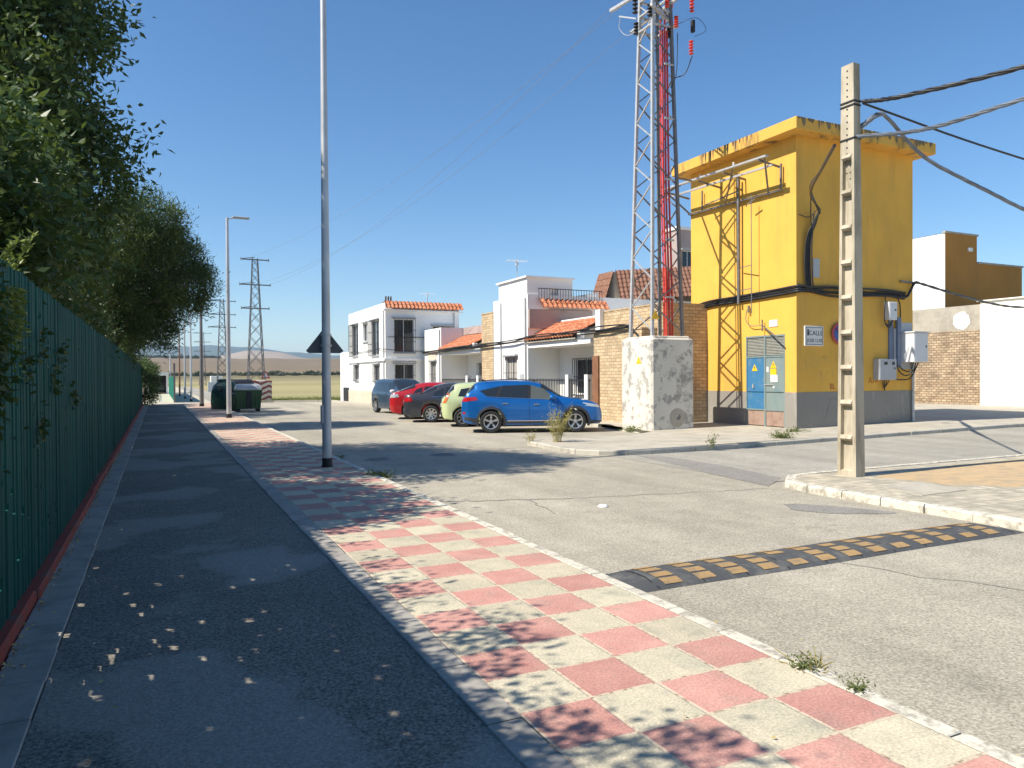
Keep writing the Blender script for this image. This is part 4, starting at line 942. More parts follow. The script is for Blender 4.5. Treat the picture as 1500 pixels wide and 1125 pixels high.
o = empty('bottle_bank', (3.15, 41.2, -.1), 'tall dark green rounded bottle bank left of the lamp post', 'bottle bank')
mb = MB(); pr = [(0, 0), (.62, 0), (.70, .1), (.72, .5), (.70, .95), (.60, 1.3), (.45, 1.46), (.40, 1.5), (.40, 1.6), (.34, 1.65), (0, 1.66)]
mb.lathe(pr, (3.15, 41.2, -.1), n=20); mb.build('body', M['cdark'], o, smooth=40)
for sx in (-1, 1): mb = MB(); mb.lathe([(0, -.01), (.1, -.01), (.11, .02)], (3.15 + sx * .25, 40.53, .95), 'y', 16); mb.build('opening', M['blk'], o)
# ------------------------------------------------------------------ roofs of clay tile
def tile_roof(mb, p0, along, down, n_al, n_dn, amp=.05, per=.22, course=.35, thick=.0):
    """p0 top corner; along and down are vectors of full extent"""
    p0 = Vector(p0); al = Vector(along); dn = Vector(down); nrm = al.cross(dn).normalized()
    if nrm.z < 0: nrm = -nrm
    La, Ld = al.length, dn.length; ncol = max(1, round(La / per)); nc = max(1, round(Ld / course)); k = 6
    for c in range(nc):
        base = len(mb.v)
        for e in (0, 1):
            for i in range(ncol * k + 1):
                t = i / (ncol * k); ph = 2 * PI * i / k
                h = amp * (math.cos(ph) * .5 + .5) + .025 * e + .005
                mb.v.append(tuple(p0 + al * t + dn * ((c + e * 1.04) / nc) + nrm * h))
        m = ncol * k + 1
        for i in range(m - 1): mb.f.append((base + i, base + i + 1, base + m + i + 1, base + m + i)); mb.m.append(0)
        b2 = len(mb.v)
        for i in range(m):
            q = Vector(mb.v[base + m + i]); mb.v.append(tuple(q - nrm * .035))
        for i in range(m - 1): mb.f.append((base + m + i, base + m + i + 1, b2 + i + 1, b2 + i)); mb.m.append(0)
# ------------------------------------------------------------------ windows / grilles
def window(parent, P, a0, a1, z0, z1, grille=True, lintel=True, bal=False, pale=False, sill=True):
    mb = MB(); t = .05
    for (p, q, r0, r1) in ((a0, a1, z1 - t, z1), (a0, a1, z0, z0 + t), (a0, a0 + t, z0 + t, z1 - t), (a1 - t, a1, z0 + t, z1 - t), ((a0 + a1) / 2 - .02, (a0 + a1) / 2 + .02, z0 + t, z1 - t)): plate(mb, P, p, q, r0, r1, .07, .11)
    w = mb.build('window', M['boxw'] if not pale else M['boxg'], parent)
    mb = MB(); plate(mb, P, a0 + .01, a1 - .01, z0 + .01, z1 - .01, .112, .125); mb.build('pane', M['curt'] if pale else M['glass'], w)
    if sill: mb = MB(); plate(mb, P, a0 - .08, a1 + .08, z0 - .07, z0 - .005, -.10, .05); mb.build('sill', M['boxg'], w)
    if lintel: mb = MB(); plate(mb, P, a0 - .12, a1 + .12, z1 + .02, z1 + .10, -.16, .0); mb.build('canopy', M['boxg'], w)
    if grille:
        mb = MB(); D = -.12 if not bal else -.25; n = max(3, int((a1 - a0) / .14))
        for i in range(n + 1): a = a0 - .03 + (a1 - a0 + .06) * i / n; plate(mb, P, a - .009, a + .009, z0 - .02, z1 + .02, D - .009, D + .009)
        nz = max(2, int((z1 - z0) / .6))
        for i in range(nz + 1):
            z = z0 - .02 + (z1 - z0 + .03) * i / nz; plate(mb, P, a0 - .04, a1 + .04, z - .01, z + .01, D - .012, D + .006)
            for a in (a0 - .04, a1 + .02): plate(mb, P, a, a + .02, z - .01, z + .01, D, .0)
        mb.build('grille', M['iron'], w)
    return w
def shell(mb, x0, x1, y0, y1, z0, z1, fx=(), fy=(), m=0, depth=.14):
    """box building volume; openings on the -X face (fx) and the -Y face (fy)"""
    panel(mb, FX(x0), y0, y1, z0, z1, fx, depth, m); panel(mb, FY(y0), x0, x1, z0, z1, fy, depth, m)
    mb.quad((x1, y0, z0), (x1, y1, z0), (x1, y1, z1), (x1, y0, z1), m); mb.quad((x1, y1, z0), (x0, y1, z0), (x0, y1, z1), (x1, y1, z1), m)
    mb.quad((x0, y0, z1), (x1, y0, z1), (x1, y1, z1), (x0, y1, z1), m)
# ---- house 1 (far, two storeys)
h1 = empty('house', (14, 46, 0), 'white two storey house with barred windows at the far end of the row', 'house', 'houses along the street')
fx = [(47.9, 49.5, 3.0, 5.05), (45.6, 46.6, 3.85, 5.0), (42.85, 44.5, 2.9, 5.0), (47.8, 48.95, 1.4, 2.4), (42.8, 43.95, 1.35, 2.35)]
fy = [(12.3, 13.5, 3.02, 4.97), (14.7, 15.85, 3.3, 4.6), (12.35, 13.5, 1.0, 2.36)]
mb = MB(); shell(mb, 11.8, 16.35, 41.5, 50.5, -.2, 5.9, fx, fy); mb.build('wall', M['white'], h1)
PXh, PYh = FX(11.8), FY(41.5)
for i, f in enumerate(fx): window(h1, PXh, *f, grille=i != 1, bal=i in (0, 2))
for i, f in enumerate(fy): window(h1, PYh, *f, bal=i == 0)
mb = MB(); mb.box(11.65, 16.5, 41.3, 41.5, 5.42, 5.5); mb.box(11.7, 16.4, 41.35, 41.5, 2.55, 2.68); mb.box(11.68, 11.8, 41.38, 50.5, 2.55, 2.68); mb.build('string_course', M['white'], h1)
mb = MB(); tile_roof(mb, (11.75, 41.62, 5.98), (4.75, 0, 0), (0, -.42, -.42), 1, 1, .07, .24, .3); mb.build('roof_tile', M['tileA'], h1)
mb = MB(); mb.box(11.74, 11.8, 43.0, 50.5, -.15, .75); mb.build('plinth', M['cream'], h1)
mb = MB(); shell(mb, 11.8, 15, 50.5, 53.2, -.2, 3.35); mb.build('annexe', M['white'], h1)
mb = MB(); mb.box(11.72, 11.8, 50.52, 52.0, -.15, .9, 0); mb.build('gate', M['iron'], h1)
mb = MB(); mb.box(12.6, 13.2, 44.5, 45.1, 5.9, 6.25, 0); 
for i in range(3): mb.box(12.7 + i * .16, 12.78 + i * .16, 44.6, 44.7, 6.25, 6.6)
mb.build('chimney', M['eave'], h1)
def antenna(x, y, z, label, h=.9):
    o = empty('antenna', (x, y, z), label, 'antenna', 'roof antennas')
    mb = MB(); mb.tube([(x, y, z), (x, y, z + h)], .018, 6); mb.build('mast', M['steel'], o)
    mb = MB(); mb.bar((x - .45, y, z + h * .9), (x + .45, y, z + h * .9), .02)
    for i in range(7): mb.bar((x - .42 + i * .14, y - .2, z + h * .9), (x - .42 + i * .14, y + .2, z + h * .9), .014)
    mb.box(x - .05, x + .05, y - .05, y + .05, z + h * .7, z + h * .82); mb.build('element', M['boxw'], o)
antenna(14.7, 42.5, 5.9, 'small white roof antenna on the far two storey house', .8)
antenna(13.95, 28.6, 5.75, 'thin antenna on the top room of the middle white house', .9)
# ---- rows at X=14 : unit with low room, tiled porch
def unit(y_hi, y_mid, y_lo, label, tall, seed):
    """white room [y_mid,y_hi], recessed porch [y_lo,y_mid]"""
    XF = 14.0; o = empty('house', (XF + 3, (y_hi + y_lo) / 2, 0), label, 'house', 'houses along the street')
    top = 4.3 if not tall else 5.05
    wy = (y_mid + (y_hi - y_mid) * .30, y_mid + (y_hi - y_mid) * .62)
    hole = (wy[0], wy[1], 1.05, 2.46)
    mb = MB(); shell(mb, XF, XF + (7 if tall else 5), y_mid, y_hi, -.2, top if tall else 4.3, [hole]); 
    # porch back wall and far side
    ph = [(y_lo + .5, y_lo + 1.45, .05, 2.25), (y_lo + 2.1, y_lo + 3.6, .85, 2.3)]
    panel(mb, FX(XF + 1.5), y_lo - .2, y_mid, -.2, 3.9, ph); panel(mb, FY(y_lo - .2), XF + 1.5, XF + 6, -.2, 3.9)
    mb.quad((XF + 1.5, y_lo - .2, 3.9), (XF + 6, y_lo - .2, 3.9), (XF + 6, y_mid, 3.9), (XF + 1.5, y_mid, 3.9))
    mb.box(XF + .02, XF + 1.5, y_lo + .02, y_mid - .003, 2.78, 2.98)
    mb.build('wall', M['white'], o)
    window(o, FX(XF), *hole, pale=True, lintel=True)
    window(o, FX(XF + 1.5), *ph[1], lintel=False)
    mb = MB(); mb.box(XF + 1.56, XF + 1.62, *ph[0][:2], .0, 2.25); dd = mb.build('door', M['bluecond'] if tall else M['wood'], o)
    mb = MB()
    for i in range(7): mb.box(XF + 1.50, XF + 1.52, ph[0][0] + .08 + i * .13, ph[0][0] + .10 + i * .13, .1, 2.2)
    mb.build('grille', M['iron'], dd)
    yl = y_lo + .9
    mb = MB(); tile_roof(mb, (XF + 1.45, yl, 3.86), (0, y_mid - yl, 0), (-1.6, 0, -.78), 1, 1, .06, .24, .36); mb.build('porch_roof', M['tileA'], o)
    mb = MB(); mb.add([(XF - .12, yl, 3.0), (XF + 1.45, yl, 3.0), (XF + 1.45, yl, 3.82)], [(0, 1, 2)]); mb.box(XF - .1, XF + .0, yl, y_mid, 2.98, 3.04); mb.build('porch_gable', M['rawc'], o)
    mb = MB(); mb.box(XF - .02, XF + .16, yl - .25, yl - .02, 2.98, 3.25); mb.box(XF + 1.4, XF + 1.5, yl - .9, y_mid, 3.86, 3.95); mb.build('parapet', M['white'], o)
    mb = MB(); n = int((y_mid - y_lo) / .13)
    for i in range(n): y = y_lo + .1 + i * .13; mb.box(XF + .02, XF + .04, y, y + .02, .35, 1.5)
    mb.box(XF + .015, XF + .045, y_lo + .05, y_mid - .05, 1.42, 1.46); mb.box(XF + .015, XF + .045, y_lo + .05, y_mid - .05, .4, .44)
    mb.build('railing', M['iron'], o)
    mb = MB(); mb.box(XF - .0, XF + .12, y_lo + .003, y_mid - .003, -.2, .35)
    for y in (y_lo + .15, y_lo + 1.55): mb.box(XF - .03, XF + .2, y, y + .22, -.2, 1.65)
    mb.build('front_wall', M['white'], o)
    return o, XF
hb, XF = unit(31.2, 27.7, 22.75, 'white house with terracotta porch and a railed roof terrace behind the blue car', True, 1)
hc, XF = unit(41.0, 38.25, 32.85, 'low white house with small terracotta porch roof behind the dark and red cars', False, 2)
# upper parts of the middle house
mb = MB(); shell(mb, 14.0, 16.2, 27.75 + .0, 30.6, 5.04, 5.75, (), [(15.1, 15.5, 5.05, 5.35)]); mb.box(13.9, 16.25, 27.65, 30.7, 5.75, 5.82); mb.build('roof_room', M['white'], hb)
mb = MB(); mb.box(14.02, 17.1, 27.58, 27.7, 3.62, 4.42, 0); mb.build('side_wall', M['mauve'], hb)
mb = MB(); tile_roof(mb, (14.5, 27.72, 4.86), (3.3, 0, 0), (0, -.35, -.38), 1, 1, .07, .24, .3); mb.build('roof_tile', M['tileA'], hb)
mb = MB()
for i in range(25): mb.box(14.45 + i * .13, 14.465 + i * .13, 27.55, 27.565, 4.86, 5.3)
mb.box(14.42, 17.6, 27.545, 27.57, 5.28, 5.31); mb.build('terrace_railing', M['iron'], hb)
mb = MB(); mb.add([(16.3, 27.9, 4.8), (17.6, 27.9, 4.8), (17.6, 27.9, 5.3), (16.3, 27.9, 5.05), (16.3, 28.1, 4.8), (17.6, 28.1, 4.8), (17.6, 28.1, 5.3), (16.3, 28.1, 5.05)], [(0, 1, 2, 3), (4, 7, 6, 5), (3, 2, 6, 7), (0, 3, 7, 4), (1, 5, 6, 2)])
mb.build('parapet', M['white'], hb)
# low house extras: parapet behind
mb = MB(); mb.box(15.3, 18.0, 33.0, 38.2, 3.9, 4.3); mb.box(15.2, 17.5, 31.4, 33.0, 3.9, 4.9); mb.build('roof_parapet', M['mauve'], hc)
mb = MB(); mb.box(13.97, 14.0, 38.3, 41.0, 2.9, 3.05); mb.box(13.96, 14.0, 39.0, 40.3, 2.5, 2.9); mb.build('trim', M['cream'], hc)
# brick walls of the row
def bwall(x0, x1, y0, y1, z1, label, mat='brick'):
    mb = MB(); mb.box(x0, x1, y0, y1, -.2, z1); mb.box(x0 - .02, x1 + .02, y0 - .01, y1 + .01, z1, z1 + .05)
    return tag(mb.build('brick_wall', M[mat], loc=((x0 + x1) / 2, (y0 + y1) / 2, 0)), label, 'brick wall')
bwall(14.0, 17.0, 31.25, 32.6, 4.55, 'tall narrow yellow brick wall between the two white porch houses')
bwall(14.0, 16.8, 19.6, 22.5, 3.1, 'yellow brick wall behind the front of the blue car')
bwall(14.6, 17.4, 19.3, 22.9, 3.9, 'upper yellow brick wall set back above the lower one')
mb = MB(); mb.box(14.42, 14.58, 22.75, 23.05, 3.0, 4.0); tag(mb.build('parapet_post', M['white'], loc=(14.5, 22.8, 2.9)), 'short white parapet post beside the upper brick wall', 'post')
mb = MB(); mb.box(13.93, 13.99, 22.12, 22.5, -.1, 2.3); bw = tag(mb.build('wooden_gate', M['wood'], loc=(13.96, 22.1, 0)), 'tall brown wooden gate in the yellow brick wall beside the porch', 'gate')
mb = MB(); mb.box(13.94, 14.0, 30.3, 30.36, .0, 4.9); mb.tube([(13.95, 27.85, 0), (13.95, 27.85, 4.9)], .04, 6); mb.build('downpipe', M['boxg'], hb)
mb = MB(); mb.box(13.95, 14.0, 28.1, 28.4, 1.2, 1.7); mb.build('meter_door', M['boxg'], hb)
mb = MB(); mb.tube([(13.95, 38.4, 0), (13.95, 38.4, 4.2)], .04, 6); mb.build('downpipe', M['boxg'], hc)
mb = MB(); mb.box(13.985, 14.0, 27.71, 31.19, -.15, .7); mb.build('plinth', M['cream'], hb)
mb = MB(); mb.tube([(11.74, 41.7, 0), (11.74, 41.7, 5.5)], .04, 6); mb.tube([(16.0, 41.44, 0), (16.0, 41.44, 5.5)], .04, 6); mb.build('downpipe', M['boxg'], h1)
mb = MB(); mb.box(11.95, 16.3, 41.44, 41.5, 3.9, 3.93); mb.tube(spline([(11.74, 50, 3.3), (11.74, 47, 3.2), (11.74, 43, 3.28), (11.8, 41.44, 3.2), (14, 41.44, 3.1), (16.2, 41.44, 3.2)]), .02, 5); mb.build('facade_cable', M['cable'], h1)
# cables along the fronts
mb = MB(); r_ = random.Random(9)
for k in range(5):
    pts = [(13.88 - .02 * k, y, 3.02 + r_.uniform(-.05, .05) + .03 * k + (.12 if y < 29 else -.05 if y > 33 else 0)) for y in (41, 39, 37, 35, 33, 31, 29, 27.5, 26, 24.5, 23, 21.5, 20.0)]
    pts.append((13.4, 19.3, 2.75)); mb.tube(spline(pts, 4), .025, 5)
tag(mb.build('cable_bundle', M['cable'], loc=(13.9, 30, 3)), 'bundle of black cables strung along the white house fronts', 'cable bundle')
# ---- brown roof house and beige block behind the mast
br = empty('house', (22, 32, 0), 'house with a steep brown tiled roof seen behind the lattice mast', 'house', 'houses along the street')
mb = MB(); mb.box(20.4, 30, 30.4, 33.2, 0, 5.4); mb.build('wall', M['white'], br)
mb = MB(); tile_roof(mb, (20.85, 31.5, 6.9), (9, 0, .9), (-.9, -1.8, -1.75), 1, 1, .05, .25, .4); tile_roof(mb, (20.85, 31.5, 6.9), (0, 1.4, 0), (-.6, 0, -1.75), 1, 1, .05, .25, .4); mb.build('roof', M['tileB'], br)
mb = MB(); mb.box(20.85, 29.8, 31.5, 33.0, 5.4, 6.85); mb.build('gable', M['rawc'], br)
bb = empty('apartment_block', (32, 38, 0), 'pale beige apartment block showing between the mast and the yellow building', 'building')
mb = MB(); shell(mb, 29.9, 35, 38, 39.2, 0, 10.9, (), [(30.3, 31.2, 8.2, 9.6), (32.2, 33.2, 8.2, 9.6), (30.3, 31.2, 5.8, 7.2)]); mb.build('wall', M['mauve'], bb)
for f in ((30.3, 31.2, 8.2, 9.6), (32.2, 33.2, 8.2, 9.6), (30.3, 31.2, 5.8, 7.2)): window(bb, FY(38), *f, grille=False)
mb = MB(); mb.box(29.8, 35.2, 37.9, 39.3, 10.9, 11.1); mb.build('roof_slab', M['white'], bb)
# ---- right side walls and house
mb = MB(); mb.box(34.7, 35.0, 21.7, 30, -.1, 3.65)
tag(mb.build('brick_wall', M['brick2'], loc=(34.85, 24, 0)), 'weathered brown brick wall at the right of the yellow building', 'brick wall')
mb = MB(); mb.box(34.85, 35.2, 21.7, 30, 3.65, 4.85); 
tag(mb.build('concrete_wall', M['rawc'], loc=(35, 24, 3.65)), 'bare grey concrete wall with a white splash above the weathered bricks', 'wall')
mb = MB(); pts = []
for k in range(22): t = 2 * PI * k / 22; q = 1 + random.uniform(-.13, .13); pts.append((34.838, 22.75 + .38 * q * math.cos(t) * (1.1), 4.15 + .42 * q * math.sin(t)))
mb.add(pts, [tuple(range(22))]); sp_ = mb.build('paint_splash', M['stone'], bpy.data.objects['concrete_wall'], local=False)
mb = MB(); mb.box(34.6, 40, 8, 21.7, -.1, 4.95); mb.box(34.5, 40, 7.9, 21.8, 4.95, 5.0)
tag(mb.build('boundary_wall', M['creamw'], loc=(36, 15, 0)), 'plain cream white wall at the right edge of the view', 'wall')
rh = empty('house', (40, 27, 0), 'white and ochre stepped house rising over the walls at right', 'house')
mb = MB(); mb.quad((37.1, 25.1, 0), (37.1, 36, 0), (37.1, 36, 8.93), (37.1, 25.1, 8.93)); mb.build('side_wall', M['white'], rh)
mb = MB(); mb.quad((37.1, 25.1, 0), (39.74, 25.1, 0), (39.74, 25.1, 8.95), (37.1, 25.1, 8.95)); mb.quad((39.74, 25.1, 0), (43.75, 25.1, 0), (43.75, 25.1, 7.5), (39.74, 25.1, 7.5)); mb.quad((39.74, 25.1, 7.5), (39.74, 36, 7.5), (39.74, 36, 8.95), (39.74, 25.1, 8.95)); mb.quad((43.75, 25.1, 0), (43.75, 36, 0), (43.75, 36, 7.5), (43.75, 25.1, 7.5))
mb.quad((39.74, 25.1, 7.5), (43.75, 25.1, 7.5), (43.75, 36, 7.5), (39.74, 36, 7.5)); mb.quad((37.1, 25.1, 8.95), (39.74, 25.1, 8.95), (39.74, 36, 8.95), (37.1, 36, 8.95)); mb.build('wall', M['ochre'], rh)
mb = MB(); mb.box(37.05, 39.8, 25.04, 25.2, 8.95, 9.05); mb.box(39.8, 43.8, 25.04, 25.2, 7.5, 7.6); mb.build('coping', M['rawc'], rh)
mb = MB(); mb.box(38.95, 39.25, 25.0, 25.1, 8.1, 8.3); mb.build('wall_lamp', M['boxw'], rh)
antenna(38.9, 26, 8.95, 'tiny antenna on the ochre stepped house', .35)
# ------------------------------------------------------------------ end of the path: carport, turquoise panels
cp = empty('carport', (-.2, 88, 0), 'small white carport with a dark opening at the far end of the path', 'carport')
mb = MB(); mb.box(-1.1, -.9, 86, 92, 0, 1.9); mb.box(.75, .9, 86, 92, 0, 1.9); mb.box(-1.1, .9, 91.9, 92.1, 0, 1.9); mb.build('wall', M['white'], cp)
mb = MB(); mb.box(-1.2, 1.0, 85.8, 92.2, 1.9, 2.25); mb.build('roof', M['creamw'], cp)
pf = empty('panel_fence', (1.0, 65, 0), 'light turquoise panel fence beyond the shaded path', 'fence')
mb = MB(); mb.box(.97, 1.0, 54, 84, .05, 1.75)
for i in range(60): mb.box(.95, .97, 54 + i * .5, 54.08 + i * .5, .05, 1.75)
mb.build('panel', M['green2'], pf)
mb = MB(); mb.box(.9, 1.02, 53.9, 54.0, 0, 2.6); mb.build('post', M['steeld'], pf)
mb = MB(); mb.box(8.9, 11.0, 150, 152, -.1, 2.0, bev=.05); tag(mb.build('white_marker', M['white'], loc=(10, 151, 0)), 'pale square concrete base of the distant third pylon', 'concrete block')
mb = MB(); mb.box(5.6, 6.4, 100, 100.3, -.1, 1.1); tag(mb.build('utility_cabinet', M['boxw'], loc=(6, 100, 0)), 'small white roadside cabinet beside the far road', 'cabinet')
for i in range(6):
    mb = MB(); x = 7.2 + i * .6; mb.box(x, x + .12, 84, 84.12, -.1, 1.1 + .1 * (i % 2))
    tag(mb.build('wooden_post', M['wood'], loc=(x, 84, 0)), 'short weathered brown wooden post standing at the field edge', 'post', 'short posts at the field edge')
for i in range(2):
    mb = MB(); x = -.35 + .5 * i; mb.tube([(x, 55, 0), (x, 55, .45)], .03, 8)
    tag(mb.build('bollard', M['signw'], loc=(x, 55, 0)), ['left', 'right'][i] + ' of two thin white bollards where the shaded path ends', 'bollard', 'thin bollards at the path end')
# ------------------------------------------------------------------ cars
def pch(x, P):
    if x <= P[0][0]: return P[0][1]
    if x >= P[-1][0]: return P[-1][1]
    n = len(P); h = [P[i + 1][0] - P[i][0] for i in range(n - 1)]; d = [(P[i + 1][1] - P[i][1]) / h[i] for i in range(n - 1)]
    m = [d[0]] + [0 if d[i - 1] * d[i] <= 0 else 2 * d[i - 1] * d[i] / (d[i - 1] + d[i]) for i in range(1, n - 1)] + [d[-1]]
    for i in range(n - 1):
        if x <= P[i + 1][0]:
            t = (x - P[i][0]) / h[i]
            return (2 * t**3 - 3 * t * t + 1) * P[i][1] + (t**3 - 2 * t * t + t) * h[i] * m[i] + (-2 * t**3 + 3 * t * t) * P[i + 1][1] + (t**3 - t * t) * h[i] * m[i + 1]
def car_paint(name, c, metal=.35, rough=.28):
    m, nt, bs = new_mat(name); bs.inputs['Base Color'].default_value = rgba(c); bs.inputs['Metallic'].default_value = metal
    bs.inputs['Roughness'].default_value = rough; bs.inputs['Coat Weight'].default_value = .8; bs.inputs['Coat Roughness'].default_value = .06
    p = pos(nt, True); f = noise(nt, p, 3, 4); r2 = ramp(nt, f, [(.3, rough), (.7, rough + .12)]); nt.links.new(r2, bs.inputs['Roughness']); return m
M['cb'] = car_paint('car_blue', (.003, .12, .40), .4); M['cr'] = car_paint('car_red', (.42, .008, .012), .1); M['ck'] = car_paint('car_charcoal', (.05, .052, .062), .4)
M['cg'] = car_paint('car_pale_green', (.55, .62, .33), .1); M['cs'] = car_paint('car_slate', (.04, .075, .12), .4)
M['clad'] = plain('grey_cladding', (.035, .037, .042), .55, 0, .1, 5)
M['cglass'] = glossy('car_glass', (.02, .024, .028), .04, 0, .5)
M['cglass2'] = glossy('car_glass_clear', (.10, .11, .10), .06, 0, .5)
M['rim'] = plain('alloy_rim', (.50, .50, .50), .3, .7, .1, 20); M['tyre'] = plain('tyre', (.022, .022, .022), .85, 0, .2, 20)
M['tail'] = glossy('tail_light', (.40, .01, .015), .12, 0, .5); M['head'] = glossy('head_light', (.55, .58, .6), .1, .3, .6)
M['chrome'] = glossy('chrome', (.7, .7, .7), .12, 1); M['amber'] = glossy('amber_lens', (.6, .16, .04), .15, 0, .5)
def make_car(label, S, paint, x, y, rz, cladding=False, name='parked_car', glass2=False):
    o = empty(name, (x, y, -.1), label, 'car', 'cars parked along the row', rz=rz)
    Lc, W, H = S['L'], S['W'], S['H']; T, B, BL = S['top'], S['bot'], S['belt']; ax = S['ax']; r = S['r']; ra = r + .055
    X0 = S['ax'][0]
    def hw(x):
        t = abs(2 * x / Lc - 1); return W / 2 * (1 - .10 * t ** 4 - .20 * max(0, (t - .88) / .12) ** 2.2)
    def zbot(x, arch=True):
        z = pch(x, B)
        if arch:
            for a in ax:
                if abs(x - a) < ra: z = max(z, r + math.sqrt(ra * ra - (x - a) ** 2))
        return z
    def ring(x, arch=True):
        zt, zb = pch(x, T), zbot(x, arch); zbe = min(pch(x, BL), zt - .035); w = hw(x); d = zt - zbe
        zb = min(zb, zbe - .12)
        k = min(1, max(0, (d - .05) / .35)); wre = w * (.93 - S['tum'] * k)
        wb = w * .965
        return [(0, zb), (w * .80, zb), (w * .955, zb + .012), (w * .985, zb + .05), (w, zb + (zbe - zb) * .42), (w * .992, zb + (zbe - zb) * .80), (wb, zbe),
                (wb + (wre - wb) * .5, zbe + d * .46), (wre, zbe + d * .84), (wre * .93, zt - .012 - .02 * k), (wre * .75, zt + .004), (wre * .4, zt + .016), (0, zt + .02)]
    st = set([0, .012, .03, .06, Lc - .06, Lc - .03, Lc - .012, Lc] + [Lc * i / 90 for i in range(91)])
    for a in ax:
        for q in range(-12, 13): st.add(a + ra * math.sin(q / 12 * PI / 2))
        st.add(a + ra + .002); st.add(a - ra - .002)
    st = sorted(s for s in st if 0 <= s <= Lc)
    st = [s for i, s in enumerate(st) if i == 0 or s - st[i - 1] > .0015]
    mb = MB(); n = 13; full = 2 * n - 2
    for s in st:
        rg = ring(s); P = [(s, yy, zz) for yy, zz in rg] + [(s, -yy, zz) for yy, zz in reversed(rg[1:-1])]
        mb.v += P
    for i in range(len(st) - 1):
        for k in range(full):
            k2 = (k + 1) % full
            under = k in (0, 1, full - 1, full - 2); mb.f.append((i * full + k, (i + 1) * full + k, (i + 1) * full + k2, i * full + k2)); mb.m.append(1 if under else 0)
    mb.f += [tuple(range(full)), tuple(reversed(range((len(st) - 1) * full, len(st) * full)))]; mb.m += [0, 0]
    body = mb.build('body', [M[paint], M['blk']], o, smooth=28, local=True)
    def yside(x, z):
        rg = ring(x, False)[1:10]
        for (a, b), (c, d) in zip(rg, rg[1:]):
            if b <= z <= d and d > b: return a + (c - a) * (z - b) / (d - b)
        return rg[-1][0] if z > rg[-1][1] else rg[0][0]
    def sidepatch(nm, q, mat, parent, off=.006, nx=10, nz=4, both=True, sides=(-1, 1)):
        for sg in sides:
            mb = MB()
            for e in (off, off - .02):
                for i in range(nx + 1):
                    u = i / nx
                    for j in range(nz + 1):
                        v = j / nz; (xa, za), (xb, zb), (xc, zc), (xd, zd) = q
                        X = (xa * (1 - u) + xb * u) * (1 - v) + (xd * (1 - u) + xc * u) * v; Z = (za * (1 - u) + zb * u) * (1 - v) + (zd * (1 - u) + zc * u) * v
                        mb.v.append((X, sg * (yside(X, Z) + e), Z))
            m_ = nz + 1; N_ = (nx + 1) * m_
            for i in range(nx):
                for j in range(nz): mb.f.append((i * m_ + j, (i + 1) * m_ + j, (i + 1) * m_ + j + 1, i * m_ + j + 1)); mb.m.append(0)
            edge = [i * m_ for i in range(nx + 1)] + [nx * m_ + j for j in range(1, m_)] + [i * m_ + nz for i in range(nx - 1, -1, -1)] + [j for j in range(nz - 1, 0, -1)]
            for a, b in zip(edge, edge[1:] + edge[:1]): mb.f.append((a, b, b + N_, a + N_)); mb.m.append(0)
            w_ = mb.build(nm, M[mat], parent, smooth=30, local=True)
        return w_
    def toppatch(nm, x0, x1, mat, parent, f0=.0, dx=0, dz=.008, n=8, k0=7.6):
        mb = MB()
        def pt(x, t):  # t in -1..1 across
            rg = ring(x, False); s_ = abs(t); idx = 12 - s_ * (12 - k0); i = int(min(11, math.floor(idx))); fr = idx - i
            yy = rg[i][0] + (rg[i + 1][0] - rg[i][0]) * fr; zz = rg[i][1] + (rg[i + 1][1] - rg[i][1]) * fr
            return (x + dx, math.copysign(yy, t), zz + dz)
        nx = 8
        for i in range(nx + 1):
            for j in range(17): mb.v.append(pt(x0 + (x1 - x0) * i / nx, -1 + j / 8))
        for i in range(nx):
            for j in range(16): mb.f.append((i * 17 + j, (i + 1) * 17 + j, (i + 1) * 17 + j + 1, i * 17 + j + 1)); mb.m.append(0)
        return mb.build(nm, M[mat], parent, smooth=30, local=True)
    for k, q in enumerate(S['win']): sidepatch('side_window', q, 'cglass2' if (glass2 and k == 0) else 'cglass', o)
    for q in S.get('trim', []): sidepatch('window_trim', q, 'chrome' if S.get('chr') else 'clad', o, .008)
    for q in S.get('pillar', []): sidepatch('window_pillar', q, 'blk', o, .004, 4, 4)
    toppatch('windscreen', *S['ws'], 'cglass', o, dx=.004, dz=.008)
    toppatch('rear_window', *S['rw'], 'cglass', o, dx=-.008, dz=.006)
    for q in S['tail']: sidepatch('tail_light', q, S.get('tailm', 'tail'), o, .010)
    for q in S['head']: sidepatch('head_light', q, 'head', o, .010)
    # rear face details
    zr = S['plate']
    mb = MB(); mb.box(-.02, .02, -.26, .26, zr, zr + .11); mb.build('number_plate', M['boxw'], o, local=True)
    mb = MB(); mb.box(Lc - .02, Lc + .015, -.26, .26, .42, .53); mb.build('number_plate', M['boxw'], o, local=True)
    mb = MB(); mb.box(-.03, .25, -W * .36, W * .36, S['bz'], S['bz'] + .16, bev=.03); mb.build('bumper_trim', M['clad'], o, local=True)
    mb = MB(); mb.box(Lc - .2, Lc + .012, -W * .30, W * .30, .30, .42, bev=.02); mb.box(Lc - .2, Lc + .01, -W * .28, W * .28, .56, .68, bev=.02); mb.build('grille', M['blk'], o, local=True)
    for zz in (S['bz'] + .30,): sidepatch('rub_strip', [(S['ax'][0] + ra + .1, .36), (S['ax'][1] - ra - .1, .36), (S['ax'][1] - ra - .1, .39), (S['ax'][0] + ra + .1, .39)], 'chrome' if S.get('chr') else 'clad', o, .012, 12, 1)
    # door seams
    for (a, b) in S['seams']:
        za = zbot(a, False) + .08; sidepatch('door_seam', [(a, za), (a + .009, za), (b + .009, pch(b, BL) - .01), (b, pch(b, BL) - .01)], 'blk', o, .003, 1, 6)
